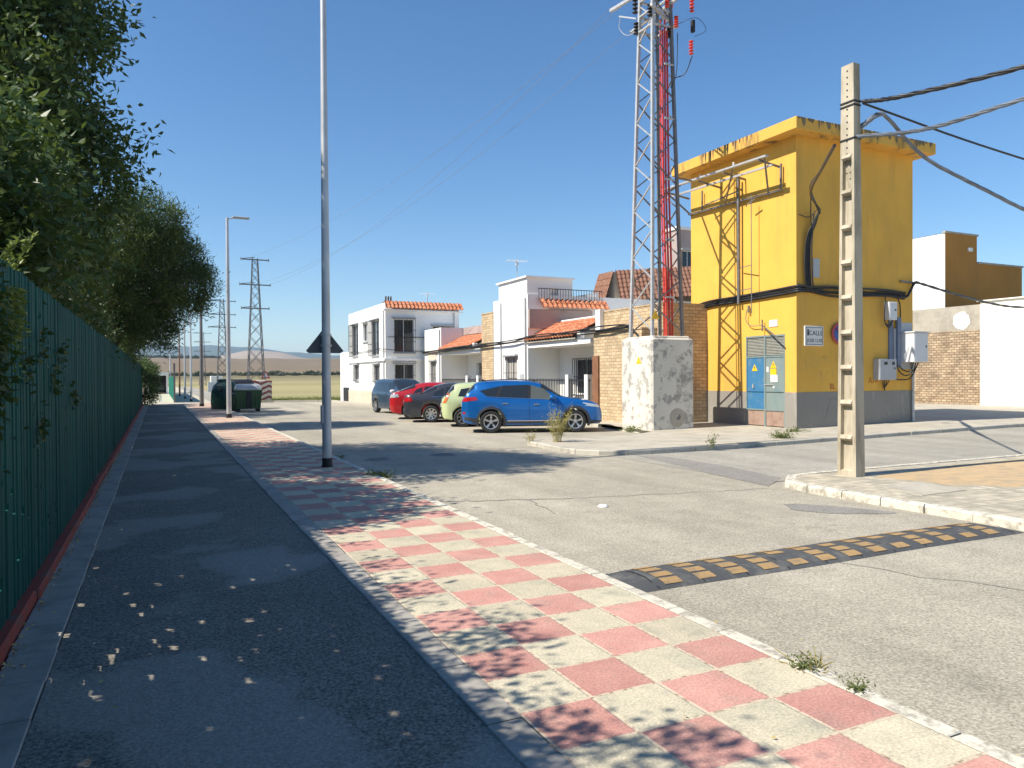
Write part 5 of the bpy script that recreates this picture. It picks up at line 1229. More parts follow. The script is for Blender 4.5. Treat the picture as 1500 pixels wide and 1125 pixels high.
    for (hx, hz) in S['handles']:
        for sg in (-1, 1):
            mb = MB(); yy = yside(hx, hz); mb.box(hx - .10, hx + .08, sg * (yy + .012) - .014, sg * (yy + .012) + .016, hz - .016, hz + .016, bev=.006); mb.build('door_handle', M['chrome'] if S.get('chr') else M[paint], o, local=True)
    mx, mz = S['mirror']
    for sg in (-1, 1):
        yy = yside(mx, mz) + .10; mb = MB(); mb.box(mx - .09, mx + .12, sg * yy - .11, sg * yy + .11, mz - .055, mz + .085, bev=.035); mm = mb.build('side_mirror', M[S.get('mirc', paint)], o, local=True, smooth=50)
        mb = MB(); mb.box(mx - .094, mx - .088, sg * yy - .085, sg * yy + .085, mz - .03, mz + .06); mb.build('mirror_glass', M['chrome'], mm, local=True)
    if cladding:
        for a in ax:
            for sg in (-1, 1):
                mb = MB(); nn = 20
                for i in range(nn + 1):
                    t = PI * (-.12 + 1.24 * i / nn)
                    for rr_, oo in ((ra - .012, -.03), (ra - .008, .014), (ra + .062, .010), (ra + .07, -.01)):
                        X = a - rr_ * math.cos(t); Z = max(r + rr_ * math.sin(t), .2); mb.v.append((X, sg * (yside(X, max(Z, .27)) + oo), Z))
                for i in range(nn):
                    for j in range(3): mb.f.append((i * 4 + j, i * 4 + 4 + j, i * 4 + 5 + j, i * 4 + 1 + j)); mb.m.append(0)
                mb.build('arch_cladding', M['clad'], o, smooth=40, local=True)
        sidepatch('sill_cladding', [(ax[0] + ra, .24), (ax[1] - ra, .24), (ax[1] - ra, .37), (ax[0] + ra, .37)], 'clad', o, .013, 14, 2)
        sidepatch('bumper_cladding', [(.02, .30), (ax[0] - ra, .27), (ax[0] - ra - .02, .46), (.02, .52)], 'clad', o, .012, 6, 2)
        sidepatch('bumper_cladding', [(ax[1] + ra, .27), (Lc - .06, .27), (Lc - .06, .36), (ax[1] + ra, .40)], 'clad', o, .012, 6, 2)
    # wheels
    for a in ax:
        for sg in (-1, 1):
            yo = sg * (W / 2 - .005); yi = sg * (W / 2 - .22)
            wr = bpy.data.objects.new('wheel', None)
            mb = MB(); w2 = .10
            pr = [(r * .64, -w2), (r * .9, -w2 - .004), (r * .985, -w2 + .03), (r, -w2 + .05), (r, w2 - .05), (r * .985, w2 - .03), (r * .9, w2 + .004), (r * .64, w2)]
            mb.lathe(pr, (a, yo - sg * .11, r), 'y', 36); mb.lathe([(0, -w2 + .05), (r * .64, -w2 + .05), (r * .64, w2 - .05), (0, w2 - .05)], (a, yo - sg * .11, r), 'y', 30)
            ty = mb.build('wheel', M['tyre'], o, smooth=35, local=True)
            mb = MB(); yf = yo - sg * .018
            mb.lathe([(r * .58, -.05 * sg), (r * .60, .012 * sg), (r * .665, .016 * sg), (r * .675, 0)], (a, yf, r), 'y', 36)
            ns = S.get('spokes', 5)
            for k in range(ns):
                for dd in ((-.10, .10) if S.get('twin') else (0,)):
                    t = 2 * PI * k / ns + .3; t2 = t + dd
                    c0 = Vector((a + .03 * math.cos(t), yf - sg * .02, r + .03 * math.sin(t))); c1 = Vector((a + r * .61 * math.cos(t2), yf + sg * .004, r + r * .61 * math.sin(t2)))
                    wd = S.get('sw', .04); sd_ = Vector((-math.sin(t), 0, math.cos(t))); 
                    mb.add([c0 - sd_ * wd * .7, c0 + sd_ * wd * .7, c1 + sd_ * wd * .5, c1 - sd_ * wd * .5, c0 - sd_ * wd * .7 - Vector((0, sg * .03, 0)), c0 + sd_ * wd * .7 - Vector((0, sg * .03, 0)), c1 + sd_ * wd * .5 - Vector((0, sg * .03, 0)), c1 - sd_ * wd * .5 - Vector((0, sg * .03, 0))], [(0, 1, 2, 3), (0, 4, 5, 1), (1, 5, 6, 2), (2, 6, 7, 3), (3, 7, 4, 0)])
            mb.lathe([(0, .008 * sg), (.055, .004 * sg), (.065, -.03 * sg)], (a, yf, r), 'y', 16)
            mb.build('rim', M['rim'], ty, smooth=30, local=True)
            bpy.data.objects.remove(wr)
    return o
suv = dict(L=4.48, W=1.85, H=1.66, r=.355, ax=(.93, 3.60), tum=.17, plate=.80, bz=.40,
    top=[(0, .80), (.015, 1.02), (.10, 1.13), (.24, 1.33), (.38, 1.50), (.50, 1.575), (.85, 1.62), (1.5, 1.65), (2.05, 1.64), (2.5, 1.56), (2.85, 1.37), (3.18, 1.155), (3.45, 1.09), (3.9, 1.03), (4.2, .95), (4.38, .84), (4.46, .70), (4.48, .6)],
    bot=[(0, .46), (.08, .33), (.5, .25), (1.3, .235), (3.2, .235), (4.1, .25), (4.42, .31), (4.48, .40)],
    belt=[(0, 1.14), (.5, 1.14), (1.2, 1.08), (2.2, 1.04), (3.1, 1.0), (4.48, .90)],
    win=[[(2.18, 1.065), (3.0, 1.035), (2.60, 1.39), (2.20, 1.50)], [(1.16, 1.105), (2.09, 1.068), (2.10, 1.51), (1.32, 1.49)], [(.80, 1.16), (1.05, 1.11), (1.22, 1.475), (.58, 1.33)]],
    pillar=[[(2.09, 1.07), (2.18, 1.065), (2.20, 1.50), (2.10, 1.51)], [(1.05, 1.115), (1.16, 1.11), (1.32, 1.48), (1.22, 1.47)]], trim=[[(.78, 1.135), (3.02, 1.022), (3.02, 1.036), (.78, 1.152)]], chr=True,
    ws=(2.52, 3.14), rw=(.14, .42), tail=[[(.02, .98), (.52, 1.04), (.46, 1.14), (.08, 1.12)], [(.04, .60), (.12, .60), (.12, .66), (.04, .66)]], head=[[(3.80, .86), (4.36, .78), (4.34, .87), (3.84, .95)]],
    seams=[(1.22, 1.20), (2.13, 2.13), (3.12, 3.02)], handles=[(1.38, .93), (2.36, .90)], mirror=(2.86, 1.10), spokes=5, twin=True, sw=.030)
sedan = dict(L=4.77, W=1.82, H=1.47, r=.32, ax=(1.03, 3.74), tum=.20, plate=.72, bz=.34,
    top=[(0, .70), (.015, .93), (.10, 1.01), (.35, 1.05), (.62, 1.09), (.95, 1.24), (1.35, 1.40), (1.8, 1.46), (2.35, 1.46), (2.75, 1.38), (3.1, 1.20), (3.45, 1.02), (3.8, .96), (4.3, .88), (4.6, .76), (4.75, .62), (4.77, .55)],
    bot=[(0, .42), (.08, .28), (.5, .20), (1.4, .19), (3.4, .19), (4.3, .20), (4.7, .27), (4.77, .35)],
    belt=[(0, .95), (.6, .97), (1.5, .96), (2.5, .94), (3.4, .90), (4.77, .80)],
    win=[[(2.32, .97), (3.18, .95), (2.84, 1.25), (2.34, 1.33)], [(1.52, .985), (2.25, .972), (2.27, 1.335), (1.60, 1.31)], [(1.08, 1.0), (1.46, .99), (1.54, 1.295), (1.22, 1.17)]],
    trim=[[(1.05, .965), (3.22, .925), (3.22, .94), (1.05, .982)]], chr=True,
    ws=(2.74, 3.42), rw=(.62, 1.25), tail=[[(.02, .76), (.34, .80), (.30, .94), (.03, .93)]], head=[[(4.15, .68), (4.66, .58), (4.62, .68), (4.2, .80)]],
    seams=[(1.42, 1.5), (2.29, 2.29), (3.3, 3.2)], handles=[(1.62, .86), (2.52, .84)], mirror=(3.02, .99), spokes=8, sw=.055)
hatch = dict(L=4.05, W=1.72, H=1.50, r=.315, ax=(.72, 3.20), tum=.17, plate=.66, bz=.36,
    top=[(0, .74), (.02, .92), (.10, 1.00), (.26, 1.20), (.42, 1.38), (.60, 1.455), (1.1, 1.49), (1.7, 1.50), (2.1, 1.46), (2.5, 1.29), (2.9, 1.06), (3.2, .97), (3.6, .90), (3.9, .78), (4.03, .62), (4.05, .55)],
    bot=[(0, .42), (.08, .28), (.5, .21), (3.5, .20), (4.0, .28), (4.05, .36)],
    belt=[(0, .98), (1, .97), (2, .94), (3, .90), (4.05, .78)],
    win=[[(1.9, .975), (2.72, .95), (2.36, 1.27), (1.92, 1.36)], [(1.05, 1.0), (1.82, .98), (1.84, 1.365), (1.12, 1.35)], [(.55, 1.04), (.98, 1.01), (1.05, 1.34), (.66, 1.28)]],
    ws=(2.14, 2.86), rw=(.13, .44), tail=[[(.03, .80), (.15, .82), (.28, 1.14), (.20, 1.16)]], tailm='amber', head=[[(3.5, .68), (3.96, .58), (3.93, .70), (3.5, .83)]],
    seams=[(1.0, 1.02), (1.86, 1.86), (2.85, 2.75)], handles=[(1.2, .86), (2.1, .84)], mirror=(2.6, .99), spokes=7, sw=.035)
coupe = dict(sedan); coupe.update(L=4.30, H=1.46, ax=(.86, 3.46), tail=[[(.02, .86), (.40, .90), (.34, 1.02), (.06, 1.0)]], tailm='head', chr=False,
    top=[(0, .74), (.02, .95), (.12, 1.04), (.4, 1.14), (.8, 1.30), (1.2, 1.42), (1.7, 1.47), (2.15, 1.45), (2.5, 1.37), (2.85, 1.20), (3.15, 1.04), (3.5, .97), (3.9, .88), (4.15, .76), (4.28, .62), (4.30, .55)],
    bot=[(0, .42), (.08, .28), (.5, .20), (3.4, .19), (4.2, .26), (4.3, .35)], belt=[(0, 1.0), (.8, 1.01), (1.5, .98), (2.5, .95), (3.4, .90), (4.3, .80)],
    win=[[(2.1, .98), (2.95, .96), (2.6, 1.24), (2.12, 1.33)], [(1.35, .995), (2.03, .98), (2.04, 1.335), (1.42, 1.31)], [(.95, 1.05), (1.28, 1.02), (1.35, 1.29), (1.12, 1.22)]], trim=[],
    ws=(2.52, 3.12), rw=(.42, 1.05), seams=[(1.3, 1.32), (2.07, 2.07), (3.05, 2.95)], handles=[(1.5, .88), (2.3, .86)], mirror=(2.8, 1.0), head=[[(3.75, .68), (4.2, .58), (4.17, .70), (3.78, .80)]])
mpv = dict(hatch); mpv.update(L=4.25, W=1.74, H=1.62, ax=(.75, 3.33),
    top=[(0, .78), (.02, .98), (.08, 1.10), (.18, 1.36), (.30, 1.54), (.5, 1.59), (1.1, 1.62), (1.9, 1.62), (2.3, 1.57), (2.8, 1.36), (3.3, 1.08), (3.5, 1.0), (3.85, .92), (4.1, .80), (4.23, .65), (4.25, .58)],
    bot=[(0, .42), (.08, .28), (.5, .21), (3.5, .20), (4.2, .28), (4.25, .36)], belt=[(0, 1.02), (1, 1.01), (2, .98), (3, .94), (4.25, .80)],
    win=[[(2.0, 1.01), (2.95, .99), (2.5, 1.40), (2.02, 1.49)], [(1.08, 1.04), (1.92, 1.015), (1.94, 1.495), (1.10, 1.49)], [(.34, 1.08), (1.0, 1.045), (1.02, 1.485), (.44, 1.44)]],
    ws=(2.36, 3.24), rw=(.08, .30), mirror=(2.85, 1.04), mirc='boxw', seams=[(1.04, 1.04), (1.97, 1.97), (3.0, 2.95)], tail=[[(.02, .82), (.2, .86), (.2, 1.3), (.12, 1.3)]], tailm='tail')
def park(label, S, paint, wx, wy, deg, **k):
    # wx, wy: where the near rear wheel stands
    a = math.radians(deg); ax_, hy = S['ax'][0], -S['W'] / 2 + .1
    return make_car(label, S, paint, wx - (ax_ * math.cos(a) - hy * math.sin(a)), wy - (ax_ * math.sin(a) + hy * math.cos(a)), a, **k)
suv_o = park('bright blue parked suv with grey wheel arches, nearest of the row', suv, 'cb', 9.05, 20.3, -23, cladding=True, glass2=True); suv_o.scale = (.955, .955, .955)
for sg in (-1, 1):
    mb = MB(); mb.tube(spline([(.75, sg * .66, 1.60), (.85, sg * .665, 1.655), (1.5, sg * .67, 1.675), (2.2, sg * .66, 1.655), (2.35, sg * .655, 1.59)]), .014, 6); mb.build('roof_rail', M['clad'], suv_o, local=True)
mb = MB(); mb.add([(.62, -.02, 1.60), (.85, -.02, 1.63), (.66, 0, 1.70), (.62, .02, 1.60), (.85, .02, 1.63)], [(0, 1, 2), (3, 2, 4), (0, 2, 3), (1, 4, 2)]); mb.build('antenna_fin', M['blk'], suv_o, local=True)
park('pale green hatchback mostly hidden behind the bright blue car', hatch, 'cg', 9.30, 23.3, -19)
park('charcoal grey saloon with chrome trim parked between the red and pale green cars', sedan, 'ck', 9.18, 26.2, -20)
park('red car behind the charcoal saloon, only its rear and roof showing', coupe, 'cr', 9.16, 28.6, -20)
park('slate blue people carrier parked facing the camera beside the far white house', mpv, 'cs', 9.5, 35.0, -82)
make_car('small dark car standing inside the white carport at the far end', hatch, 'ck', .0, 87.2, math.radians(90))
# ------------------------------------------------------------------ foliage
def leaves(name, parent, C, Dr, L_, W_, mat, fold=.25, seed=1, loc=None, kind=None):
    """C (N,3) leaf bases, Dr (N,3) unit directions; every leaf a folded diamond"""
    g = np.random.default_rng(seed); n = len(C)
    Dr = Dr / np.linalg.norm(Dr, axis=1, keepdims=True)
    rnd = g.normal(size=(n, 3)); S = np.cross(Dr, rnd); S /= np.linalg.norm(S, axis=1, keepdims=True) + 1e-9
    Nn = np.cross(S, Dr); l = (L_ * g.uniform(.65, 1.25, (n, 1))); w_ = W_ * g.uniform(.7, 1.2, (n, 1))
    V = np.empty((n, 4, 3)); V[:, 0] = C; V[:, 1] = C + Dr * l * .45 + S * w_ * .5 + Nn * w_ * fold; V[:, 2] = C + Dr * l; V[:, 3] = C + Dr * l * .45 - S * w_ * .5 + Nn * w_ * fold
    off = OFF.get(parent.name, Vector((0, 0, 0))) if parent is not None else Vector(loc or (0, 0, 0))
    V = V.reshape(-1, 3) - np.array(off)
    me = bpy.data.meshes.new(name); me.vertices.add(4 * n); me.vertices.foreach_set('co', V.ravel().astype(np.float32))
    me.loops.add(4 * n); me.loops.foreach_set('vertex_index', np.arange(4 * n, dtype=np.int32)); me.polygons.add(n)
    me.polygons.foreach_set('loop_start', np.arange(0, 4 * n, 4, dtype=np.int32)); me.polygons.foreach_set('loop_total', np.full(n, 4, dtype=np.int32))
    me.materials.append(mat); me.update(); me.validate()
    o = bpy.data.objects.new(name, me); col.objects.link(o)
    if parent is not None: o.parent = parent
    else: o.location = off
    OFF[o.name] = off; return o
def crown_points(blobs, ncl, nper, rc, seed, shell=.55, flat=1.0):
    g = np.random.default_rng(seed); vol = np.array([b[3] * b[4] * b[5] * (b[6] if len(b) > 6 else 1) for b in blobs]); pr = vol ** .8 / (vol ** .8).sum()
    idx = g.choice(len(blobs), ncl, p=pr); u = g.normal(size=(ncl, 3)); u /= np.linalg.norm(u, axis=1, keepdims=True); rr = g.uniform(shell ** 3, 1, (ncl, 1)) ** (1 / 3.)
    B = np.array([b[:6] for b in blobs]); cc = B[idx, :3] + u * rr * B[idx, 3:6]
    pts = np.repeat(cc, nper, 0); o = g.normal(size=(ncl * nper, 3)) * rc; o[:, 2] *= flat; pts = pts + o
    out = np.repeat(u, nper, 0); d = out * .5 + g.normal(size=out.shape) * .7; d[:, 2] -= .1
    return pts, d, cc
def tree(name, label, base, trunk_h, tr, blobs, ncl, nper, rc, L_, W_, mat, seed, cat='tree', shell=.5, zmin=None, limbs=9, lean=(0, 0), flat=1., group=None, updir=0.):
    o = empty(name, base, label, cat, group)
    p, d, cc = crown_points(blobs, ncl, nper, rc, seed, shell, flat)
    if zmin is not None: k = p[:, 2] > zmin; p, d = p[k], d[k]
    d[:, 2] += updir
    leaves('crown', o, p, d, L_, W_, mat, seed=seed)
    mb = MB(); r_ = random.Random(seed); b = Vector(base); top = b + Vector((lean[0], lean[1], trunk_h))
    mb.tube(spline([b, b + (top - b) * .35 + Vector((r_.uniform(-.1, .1), r_.uniform(-.1, .1), 0)), b + (top - b) * .7, top], 4), [tr * (1.25 if i == 0 else 1 - .45 * i / 12) for i in range(13)], 9)
    mb.build('trunk', M['bark'], o, smooth=60)
    for k in range(limbs):
        c = Vector(cc[r_.randrange(len(cc))]); s = b.lerp(top, r_.uniform(.6, 1)); mid = s.lerp(c, .5) + Vector((0, 0, r_.uniform(.1, .5)))
        pts = spline([s, mid, c], 4); mb = MB(); mb.tube(pts, [tr * .45 * (1 - .85 * i / (len(pts) - 1)) for i in range(len(pts))], 6)
        for q in range(4):
            c2 = c + Vector((r_.uniform(-.8, .8), r_.uniform(-.8, .8), r_.uniform(-.6, .6))); mb.tube([mid.lerp(c, .5), c.lerp(c2, .5) + Vector((0, 0, .1)), c2], [tr * .12, tr * .08, tr * .02], 4)
        mb.build('limb', M['bark'], o, smooth=60)
    return o
# large broadleaf tree behind the fence
tree('broadleaf_tree', 'largest dark leafy tree leaning over the fence at upper left', (-2.9, 15, -.02), 4.5, .24,
    [(-3.3, 15.2, 6.4, 2.4, 3.2, 2.9), (-2.3, 14.2, 8.2, 1.4, 2.2, 1.2), (-1.8, 13.6, 7.2, 1.2, 1.3, 1.0), (-1.7, 13.8, 8.7, .9, 1.0, .6), (-2.7, 17.8, 6.9, 1.3, 1.6, 1.8), (-1.7, 15.6, 5.4, 1.35, 1.8, 1.3), (-1.4, 16.4, 6.0, .9, 1.3, .8), (-2.3, 14.8, 3.8, 1.5, 3.0, 1.4), (-2.1, 17.8, 4.4, 1.2, 1.6, 1.4), (-3.9, 14.5, 8.9, 1.6, 2.2, 1.3), (-.85, 14.4, 7.6, .5, .7, .45), (-.62, 15.4, 5.9, .6, .8, .4), (-.75, 16.2, 5.2, .5, .6, .4), (-2.0, 12.6, 5.6, 1.1, 1.1, 1.3)],
    1800, 36, .20, .15, .065, M['leaf'], 11, shell=.2, zmin=2.0, limbs=14)
tree('broadleaf_tree', 'dark leafy tree nearest the camera behind the fence at left', (-3.2, 9.4, -.02), 2.6, .16,
    [(-2.0, 9.6, 3.6, 1.1, 1.8, 1.1), (-2.3, 11.0, 3.7, 1.0, 1.0, 1.0), (-1.7, 9.4, 2.9, .7, 1.3, .7), (-2.5, 7.6, 2.6, .8, 1.0, .7)],
    800, 34, .18, .14, .06, M['leaf'], 12, shell=.2, zmin=2.35, limbs=7)
tree('hedge_shrub', 'dense green shrubs rising just behind the fence below the big trees', (-1.7, 11, -.02), 1.2, .06,
    [(-1.6, 12.0, 2.5, .5, 3.0, .5), (-1.6, 19, 2.6, .55, 4.5, .6), (-1.6, 8.2, 2.2, .4, 1.6, .4), (-1.5, 24, 2.1, .4, 3, .3), (-1.4, 33, 2.4, .5, 5, .5)],
    750, 30, .15, .10, .05, M['hedge'], 13, cat='shrub', shell=.2, zmin=1.0, limbs=6)
tree('hedge_shrub', 'loose shrubs behind the fence right beside the camera', (-1.9, 1.5, -.02), 1.8, .06,
    [(-1.55, 3.6, 2.3, .5, 2.6, .7), (-1.6, -.5, 2.3, .5, 2.4, .8), (-1.7, 2.2, 3.1, .5, 1.6, .75), (-1.7, 4.6, 3.1, .45, 1.3, .7), (-1.9, -.6, 3.5, .6, 1.2, .7), (-1.55, -3.5, 2.2, .5, 2, 1.0), (-1.7, 6.6, 2.9, .4, 1.0, .6)],
    640, 22, .13, .10, .045, M['hedge'], 14, cat='shrub', shell=.1, zmin=.3, limbs=8)
tree('broadleaf_tree', 'tall leafy tree behind the camera side of the fence', (-4.2, 3.0, -.02), 2.6, .18,
    [(-3.9, 3.2, 3.6, 1.1, 1.4, .9), (-4.2, .6, 3.8, 1.2, 1.5, 1.0)], 420, 30, .2, .14, .06, M['leaf'], 15, shell=.3, limbs=6)
# pines
tree('pine_tree', 'rounded dark green pine with its trunk behind the fence, right of the big tree', (-1.35, 26.0, -.02), 3.8, .22,
    [(-1.0, 27, 5.3, 1.9, 2.4, 2.0), (.25, 27.2, 5.0, 1.35, 1.9, 1.6), (-.35, 27, 6.6, 1.3, 1.7, 1.15), (-.3, 27, 3.4, 1.0, 1.5, .7), (-1.8, 26.5, 4.2, 1.6, 2.0, 1.6), (1.1, 27.4, 4.7, .75, 1.2, 1.0), (.2, 26.4, 2.8, .4, .6, .4), (-.9, 26.4, 2.6, .35, .5, .25)],
    1500, 64, .15, .15, .03, M['pine'], 21, shell=.5, zmin=2.0, limbs=7, updir=.5)
tree('pine_tree', 'second pine hidden behind the rounded one farther along the fence', (-2.8, 37, -.02), 4.2, .22,
    [(-2.0, 37.5, 5.4, 2.4, 3.0, 2.2), (-1.8, 41.5, 4.6, 1.8, 2.2, 1.8), (-1.9, 34, 4.0, 1.4, 1.8, 1.6)], 900, 50, .2, .2, .04, M['pine'], 22, shell=.5, zmin=1.8, limbs=8, updir=.35)
# bright sprig over the fence
sp = empty('leafy_sprig', (-1.05, 5.9, 1.2), 'bright yellow green sprig of pointed leaves poking over the green fence', 'shrub')
C = []; Dd = []; mbs = MB(); r_ = random.Random(4)
for k in range(15):
    b = Vector((-1.02 + r_.uniform(-.05, .05), 5.15 + r_.uniform(0, 1.2), 2.15)); e = b + Vector((r_.uniform(.0, .22), r_.uniform(-.25, .3), r_.uniform(.25, .62) - .15 * abs(k - 7) / 7))
    mbs.tube([b, b.lerp(e, .5) + Vector((0, 0, .04)), e], [.006, .005, .003], 4)
    for i in range(46):
        t = i / 45; p = b.lerp(e, t); C.append(tuple(p)); Dd.append((r_.uniform(-1, 1), r_.uniform(-1, 1), r_.uniform(-.1, .9)))
for k in range(420):
    C.append((-.86 + r_.uniform(-.02, .05), 5.75 + r_.gauss(0, .12), 2.2 - abs(r_.gauss(0, .22)))); Dd.append((r_.uniform(0, 1), r_.uniform(-1, 1), r_.uniform(-1, .3)))
leaves('leaves', sp, np.array(C), np.array(Dd), .055, .017, M['leafb'], seed=5); mbs.build('stem', M['leafb'], sp)
iv = empty('ivy', (-.86, 5, 1.4), 'dark ivy hanging through the green fence at the left edge', 'climbing plant'); C = []; Dd = []
for k in range(900):
    y = r_.choice([4.75, 4.9, 4.6, 5.0]) + r_.gauss(0, .09); C.append((-.87 + abs(r_.gauss(0, .05)), y, 1.75 + r_.gauss(0, .22))); Dd.append((r_.uniform(0, 1), r_.uniform(-1, 1), r_.uniform(-1, .3)))
for (cy, cz) in ((6.3, 1.7), (7.0, 1.9), (7.8, 1.6), (8.4, 1.85), (9.5, 1.4), (6.9, 1.2)):
    for k in range(35): C.append((-.87 + abs(r_.gauss(0, .03)), cy + r_.gauss(0, .08), cz + r_.gauss(0, .08))); Dd.append((r_.uniform(0, 1), r_.uniform(-1, 1), r_.uniform(-1, .3)))
leaves('leaves', iv, np.array(C), np.array(Dd), .06, .04, M['hedge'], seed=6)
tree('bush', 'dark bush at the far end of the green fence', (-.7, 49.8, -.02), .9, .05, [(-.55, 49.8, 1.1, .65, 1.2, 1.1), (-.5, 50.0, 2.0, .5, .9, .5), (-.75, 47, 2.3, .3, 2.4, .35)], 260, 30, .13, .1, .06, M['leaf'], 31, cat='bush', shell=.1, zmin=.02, limbs=3)
# olive trees in a row across the fields
ot = None; r_ = random.Random(8)
def place(az, r): return (r * math.sin(math.radians(az)), r * math.cos(math.radians(az)))
ol_labels = 'small round olive tree in the far row across the fields'
for k in range(56):
    az = -3 + k * .29 + r_.uniform(-.08, .08); x, y = place(az, 338 + r_.uniform(-3, 3))
    if ot is None:
        ot = tree('olive_tree', ol_labels, (x, y, 1.8), 1.6, .15, [(x, y, 2.7, 1.2, 1.2, .9)], 60, 14, .3, .6, .4, M['olive'], 41, shell=.2, limbs=2, group='olive trees in the far field row')
    else:
        c = copy_tree(ot); c.location = (x, y, 1.8 + r_.uniform(-.3, .2)); s = r_.uniform(.75, 1.2); c.scale = (s * r_.uniform(.9, 1.3), s, s); c.rotation_euler.z = r_.uniform(0, 6)
for k in range(34):
    az = -2.6 + k * .2 + r_.uniform(-.05, .05); x, y = place(az, 800 + r_.uniform(-4, 4)); c = copy_tree(ot); c.location = (x, y, 20.7); s = r_.uniform(1.2, 1.6); c.scale = (s, s, s)
    c['label'] = 'tiny olive tree on the skyline of the brown field'; c['group'] = 'trees on the brown field crest'
# weeds
def weed(x, y, z, h, n, spread, mat, label, L_=.05, W_=.012, stems=14, seed=1, name='weed'):
    o = empty(name, (x, y, z), label, 'weed'); r_ = random.Random(seed); mb = MB(); C = []; Dd = []
    for k in range(stems):
        a = r_.uniform(0, 2 * PI); q = r_.uniform(.1, 1) * spread; b = Vector((x + r_.uniform(-.2, .2) * spread, y + r_.uniform(-.2, .2) * spread, z)); e = b + Vector((q * math.cos(a), q * math.sin(a), h * r_.uniform(.4, 1.05)))
        m_ = b.lerp(e, .5) + Vector((0, 0, .1 * h)); pts = spline([b, m_, e], 4); mb.tube(pts, [.0035] * (len(pts) - 1) + [.001], 3)
        for i in range(n // stems):
            p = pts[min(len(pts) - 1, int(r_.uniform(.25, 1) * len(pts)))]; C.append((p.x + r_.gauss(0, .03), p.y + r_.gauss(0, .03), p.z + r_.gauss(0, .03))); Dd.append((r_.uniform(-1, 1), r_.uniform(-1, 1), r_.uniform(-.2, 1)))
    mb.build('stem', M[mat], o); leaves('leaves', o, np.array(C), np.array(Dd), L_, W_, M[mat], seed=seed); return o
weed(8.72, 15.7, 0, .85, 900, .42, 'dryw', 'tall dry yellow weed clump on the kerb corner in front of the blue car', .07, .016, 46, 2)
weed(8.25, 16.2, -.1, .38, 160, .16, 'dryw', 'small dry tuft at the left end of the far kerb', .06, .014, 12, 3)
weed(12.0, 17.4, 0, .16, 260, .4, 'weed', 'low pale green weeds between the blue car and the peeling block', .07, .02, 40, 4)
weed(13.9, 13.6, 0, .16, 300, .4, 'weed', 'low green weeds on the pavement in front of the blue doors', .08, .022, 40, 5)
weed(15.6, 14.9, 0, .12, 260, .5, 'weed', 'flat green weeds at the corner of the yellow building', .07, .02, 30, 6)
weed(11.2, 13.0, -.05, .34, 90, .14, 'weed', 'upright green weed growing from the far kerb', .07, .02, 9, 8)
weed(3.24, 2.92, -.06, .16, 60, .22, 'dryw', 'wiry spreading weed on the near white kerb, the larger of two', .03, .006, 16, 9)
weed(3.17, 2.95, 0, .012, 260, .08, 'weed', 'leafy flat weed tuft on the near white kerb', .020, .011, 30, 10)
weed(3.2, 2.62, 0, .015, 130, .08, 'weed', 'smallest sprawling weed on the near white kerb, closest to the camera', .018, .009, 24, 11)
weed(3.24, 11.9, -.09, .10, 700, .30, 'weed', 'patch of green grass at the kerb beside the tall lamp post', .07, .012, 60, 12)
weed(3.32, 15.4, -.1, .06, 200, .3, 'weed', 'thin grass along the shaded kerb beyond the tall lamp post', .05, .01, 30, 13)
weed(14.9, 20.3, 0, .5, 200, .2, 'weed', 'weed behind the peeling block', .08, .02, 12, 14)
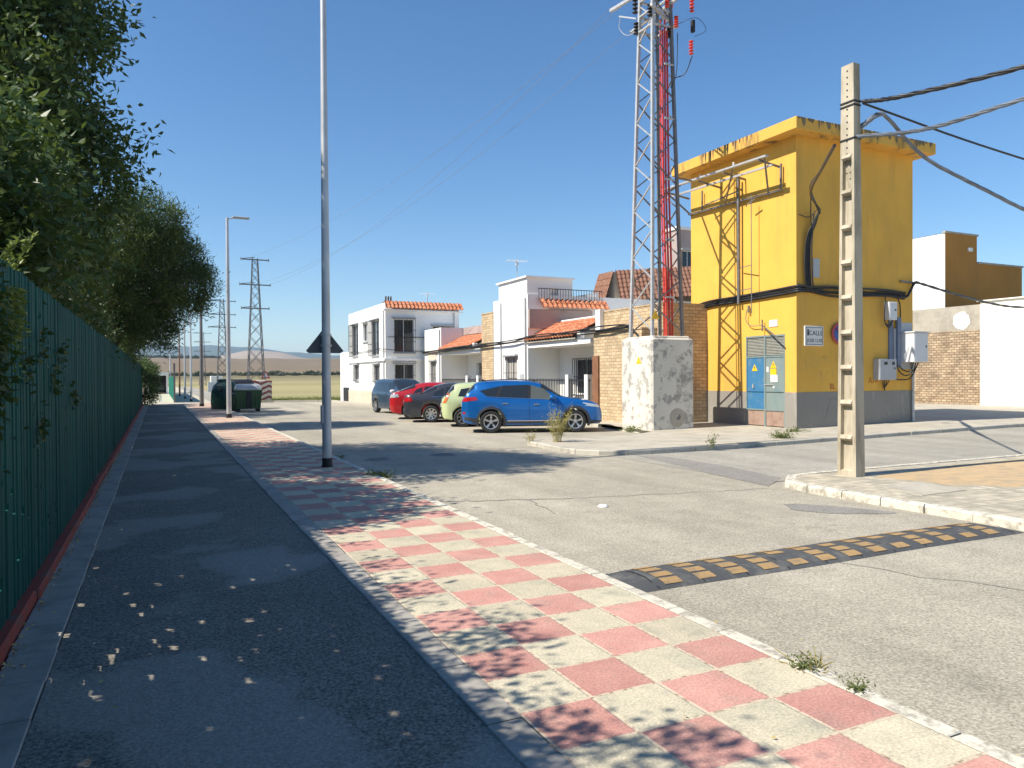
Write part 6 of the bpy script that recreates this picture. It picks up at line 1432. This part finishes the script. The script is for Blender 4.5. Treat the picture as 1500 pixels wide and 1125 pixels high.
# dry litter leaves near the kerb of the path
C = []; Dd = []; r_ = random.Random(21)
for k in range(1100):
    y = r_.uniform(1.0, 22); x = -.80 + abs(r_.gauss(0, .04)) if r_.random() < .6 else r_.uniform(-.5, 3.1) if r_.random() < .5 else 3.25 + abs(r_.gauss(0, .1)); z = .012 if x < 3.2 else -.09
    if r_.random() < .62 and x > -.5 and x < 3.2: continue
    C.append((x, y, z)); Dd.append((r_.uniform(-1, 1), r_.uniform(-1, 1), r_.uniform(-.1, .25)))
lo = leaves('fallen_leaves', None, np.array(C), np.array(Dd), .032, .013, M['haybale'], seed=7, loc=(0, 0, 0)); tag(lo, 'dry fallen leaves scattered along the kerbs', 'leaves', kind='stuff')
# field grass strip by the road end
C = []; Dd = []
for k in range(9000):
    x = r_.uniform(6.6, 22); y = 53.8 + abs(r_.gauss(0, 3.5)); C.append((x, y, -.16)); Dd.append((r_.uniform(-.5, .5), r_.uniform(-.5, .5), 1))
M['fgrass'] = leaf_mat('field_grass', (.22, .22, .08), (.32, .30, .12), .2, 1)
lo = leaves('grass', None, np.array(C), np.array(Dd), .22, .05, M['fgrass'], seed=17, loc=(0, 0, 0)); tag(lo, 'rough green grass at the near edge of the dry field', 'grass', kind='stuff')
# faint wires crossing the sky between mast and pylons
for (a_, b_, s_) in (((13.2, 17.2, 13.2), (5.6, 56, 10.1), 1.2), ((13.2, 20.0, 13.4), (7.2, 56, 8.3), 1.4), ((13.9, 20, 12.8), (6.3, 56, 8.3), 1.3)):
    p, q = Vector(a_), Vector(b_); mb = MB(); mb.tube([p.lerp(q, i / 24) - Vector((0, 0, s_ * 4 * (i / 24) * (1 - i / 24))) for i in range(25)], .006, 4, cap=False)
    tag(mb.build('power_line', M['cableg'], loc=tuple(p.lerp(q, .5))), 'faint thin power line crossing the blue sky between the mast and the nearest pylon', 'power line', 'power lines to the nearest pylon')
# ------------------------------------------------------------------ haze
mb = MB(); mb.box(-5200, 5200, -800, 7100, -2.5, 215)
m = bpy.data.materials.new('haze_air'); m.use_nodes = True; nt = m.node_tree; nt.nodes.remove(nt.nodes['Principled BSDF'])
pvn = nt.nodes.new('ShaderNodeVolumePrincipled'); pvn.inputs['Color'].default_value = (.62, .80, 1, 1); pvn.inputs['Density'].default_value = .00016; pvn.inputs['Anisotropy'].default_value = .2
nt.links.new(pvn.outputs[0], nt.nodes['Material Output'].inputs['Volume'])
tag(mb.build('haze', m, loc=(0, 0, 0)), kind='stuff')
sc.cycles.volume_bounces = 0
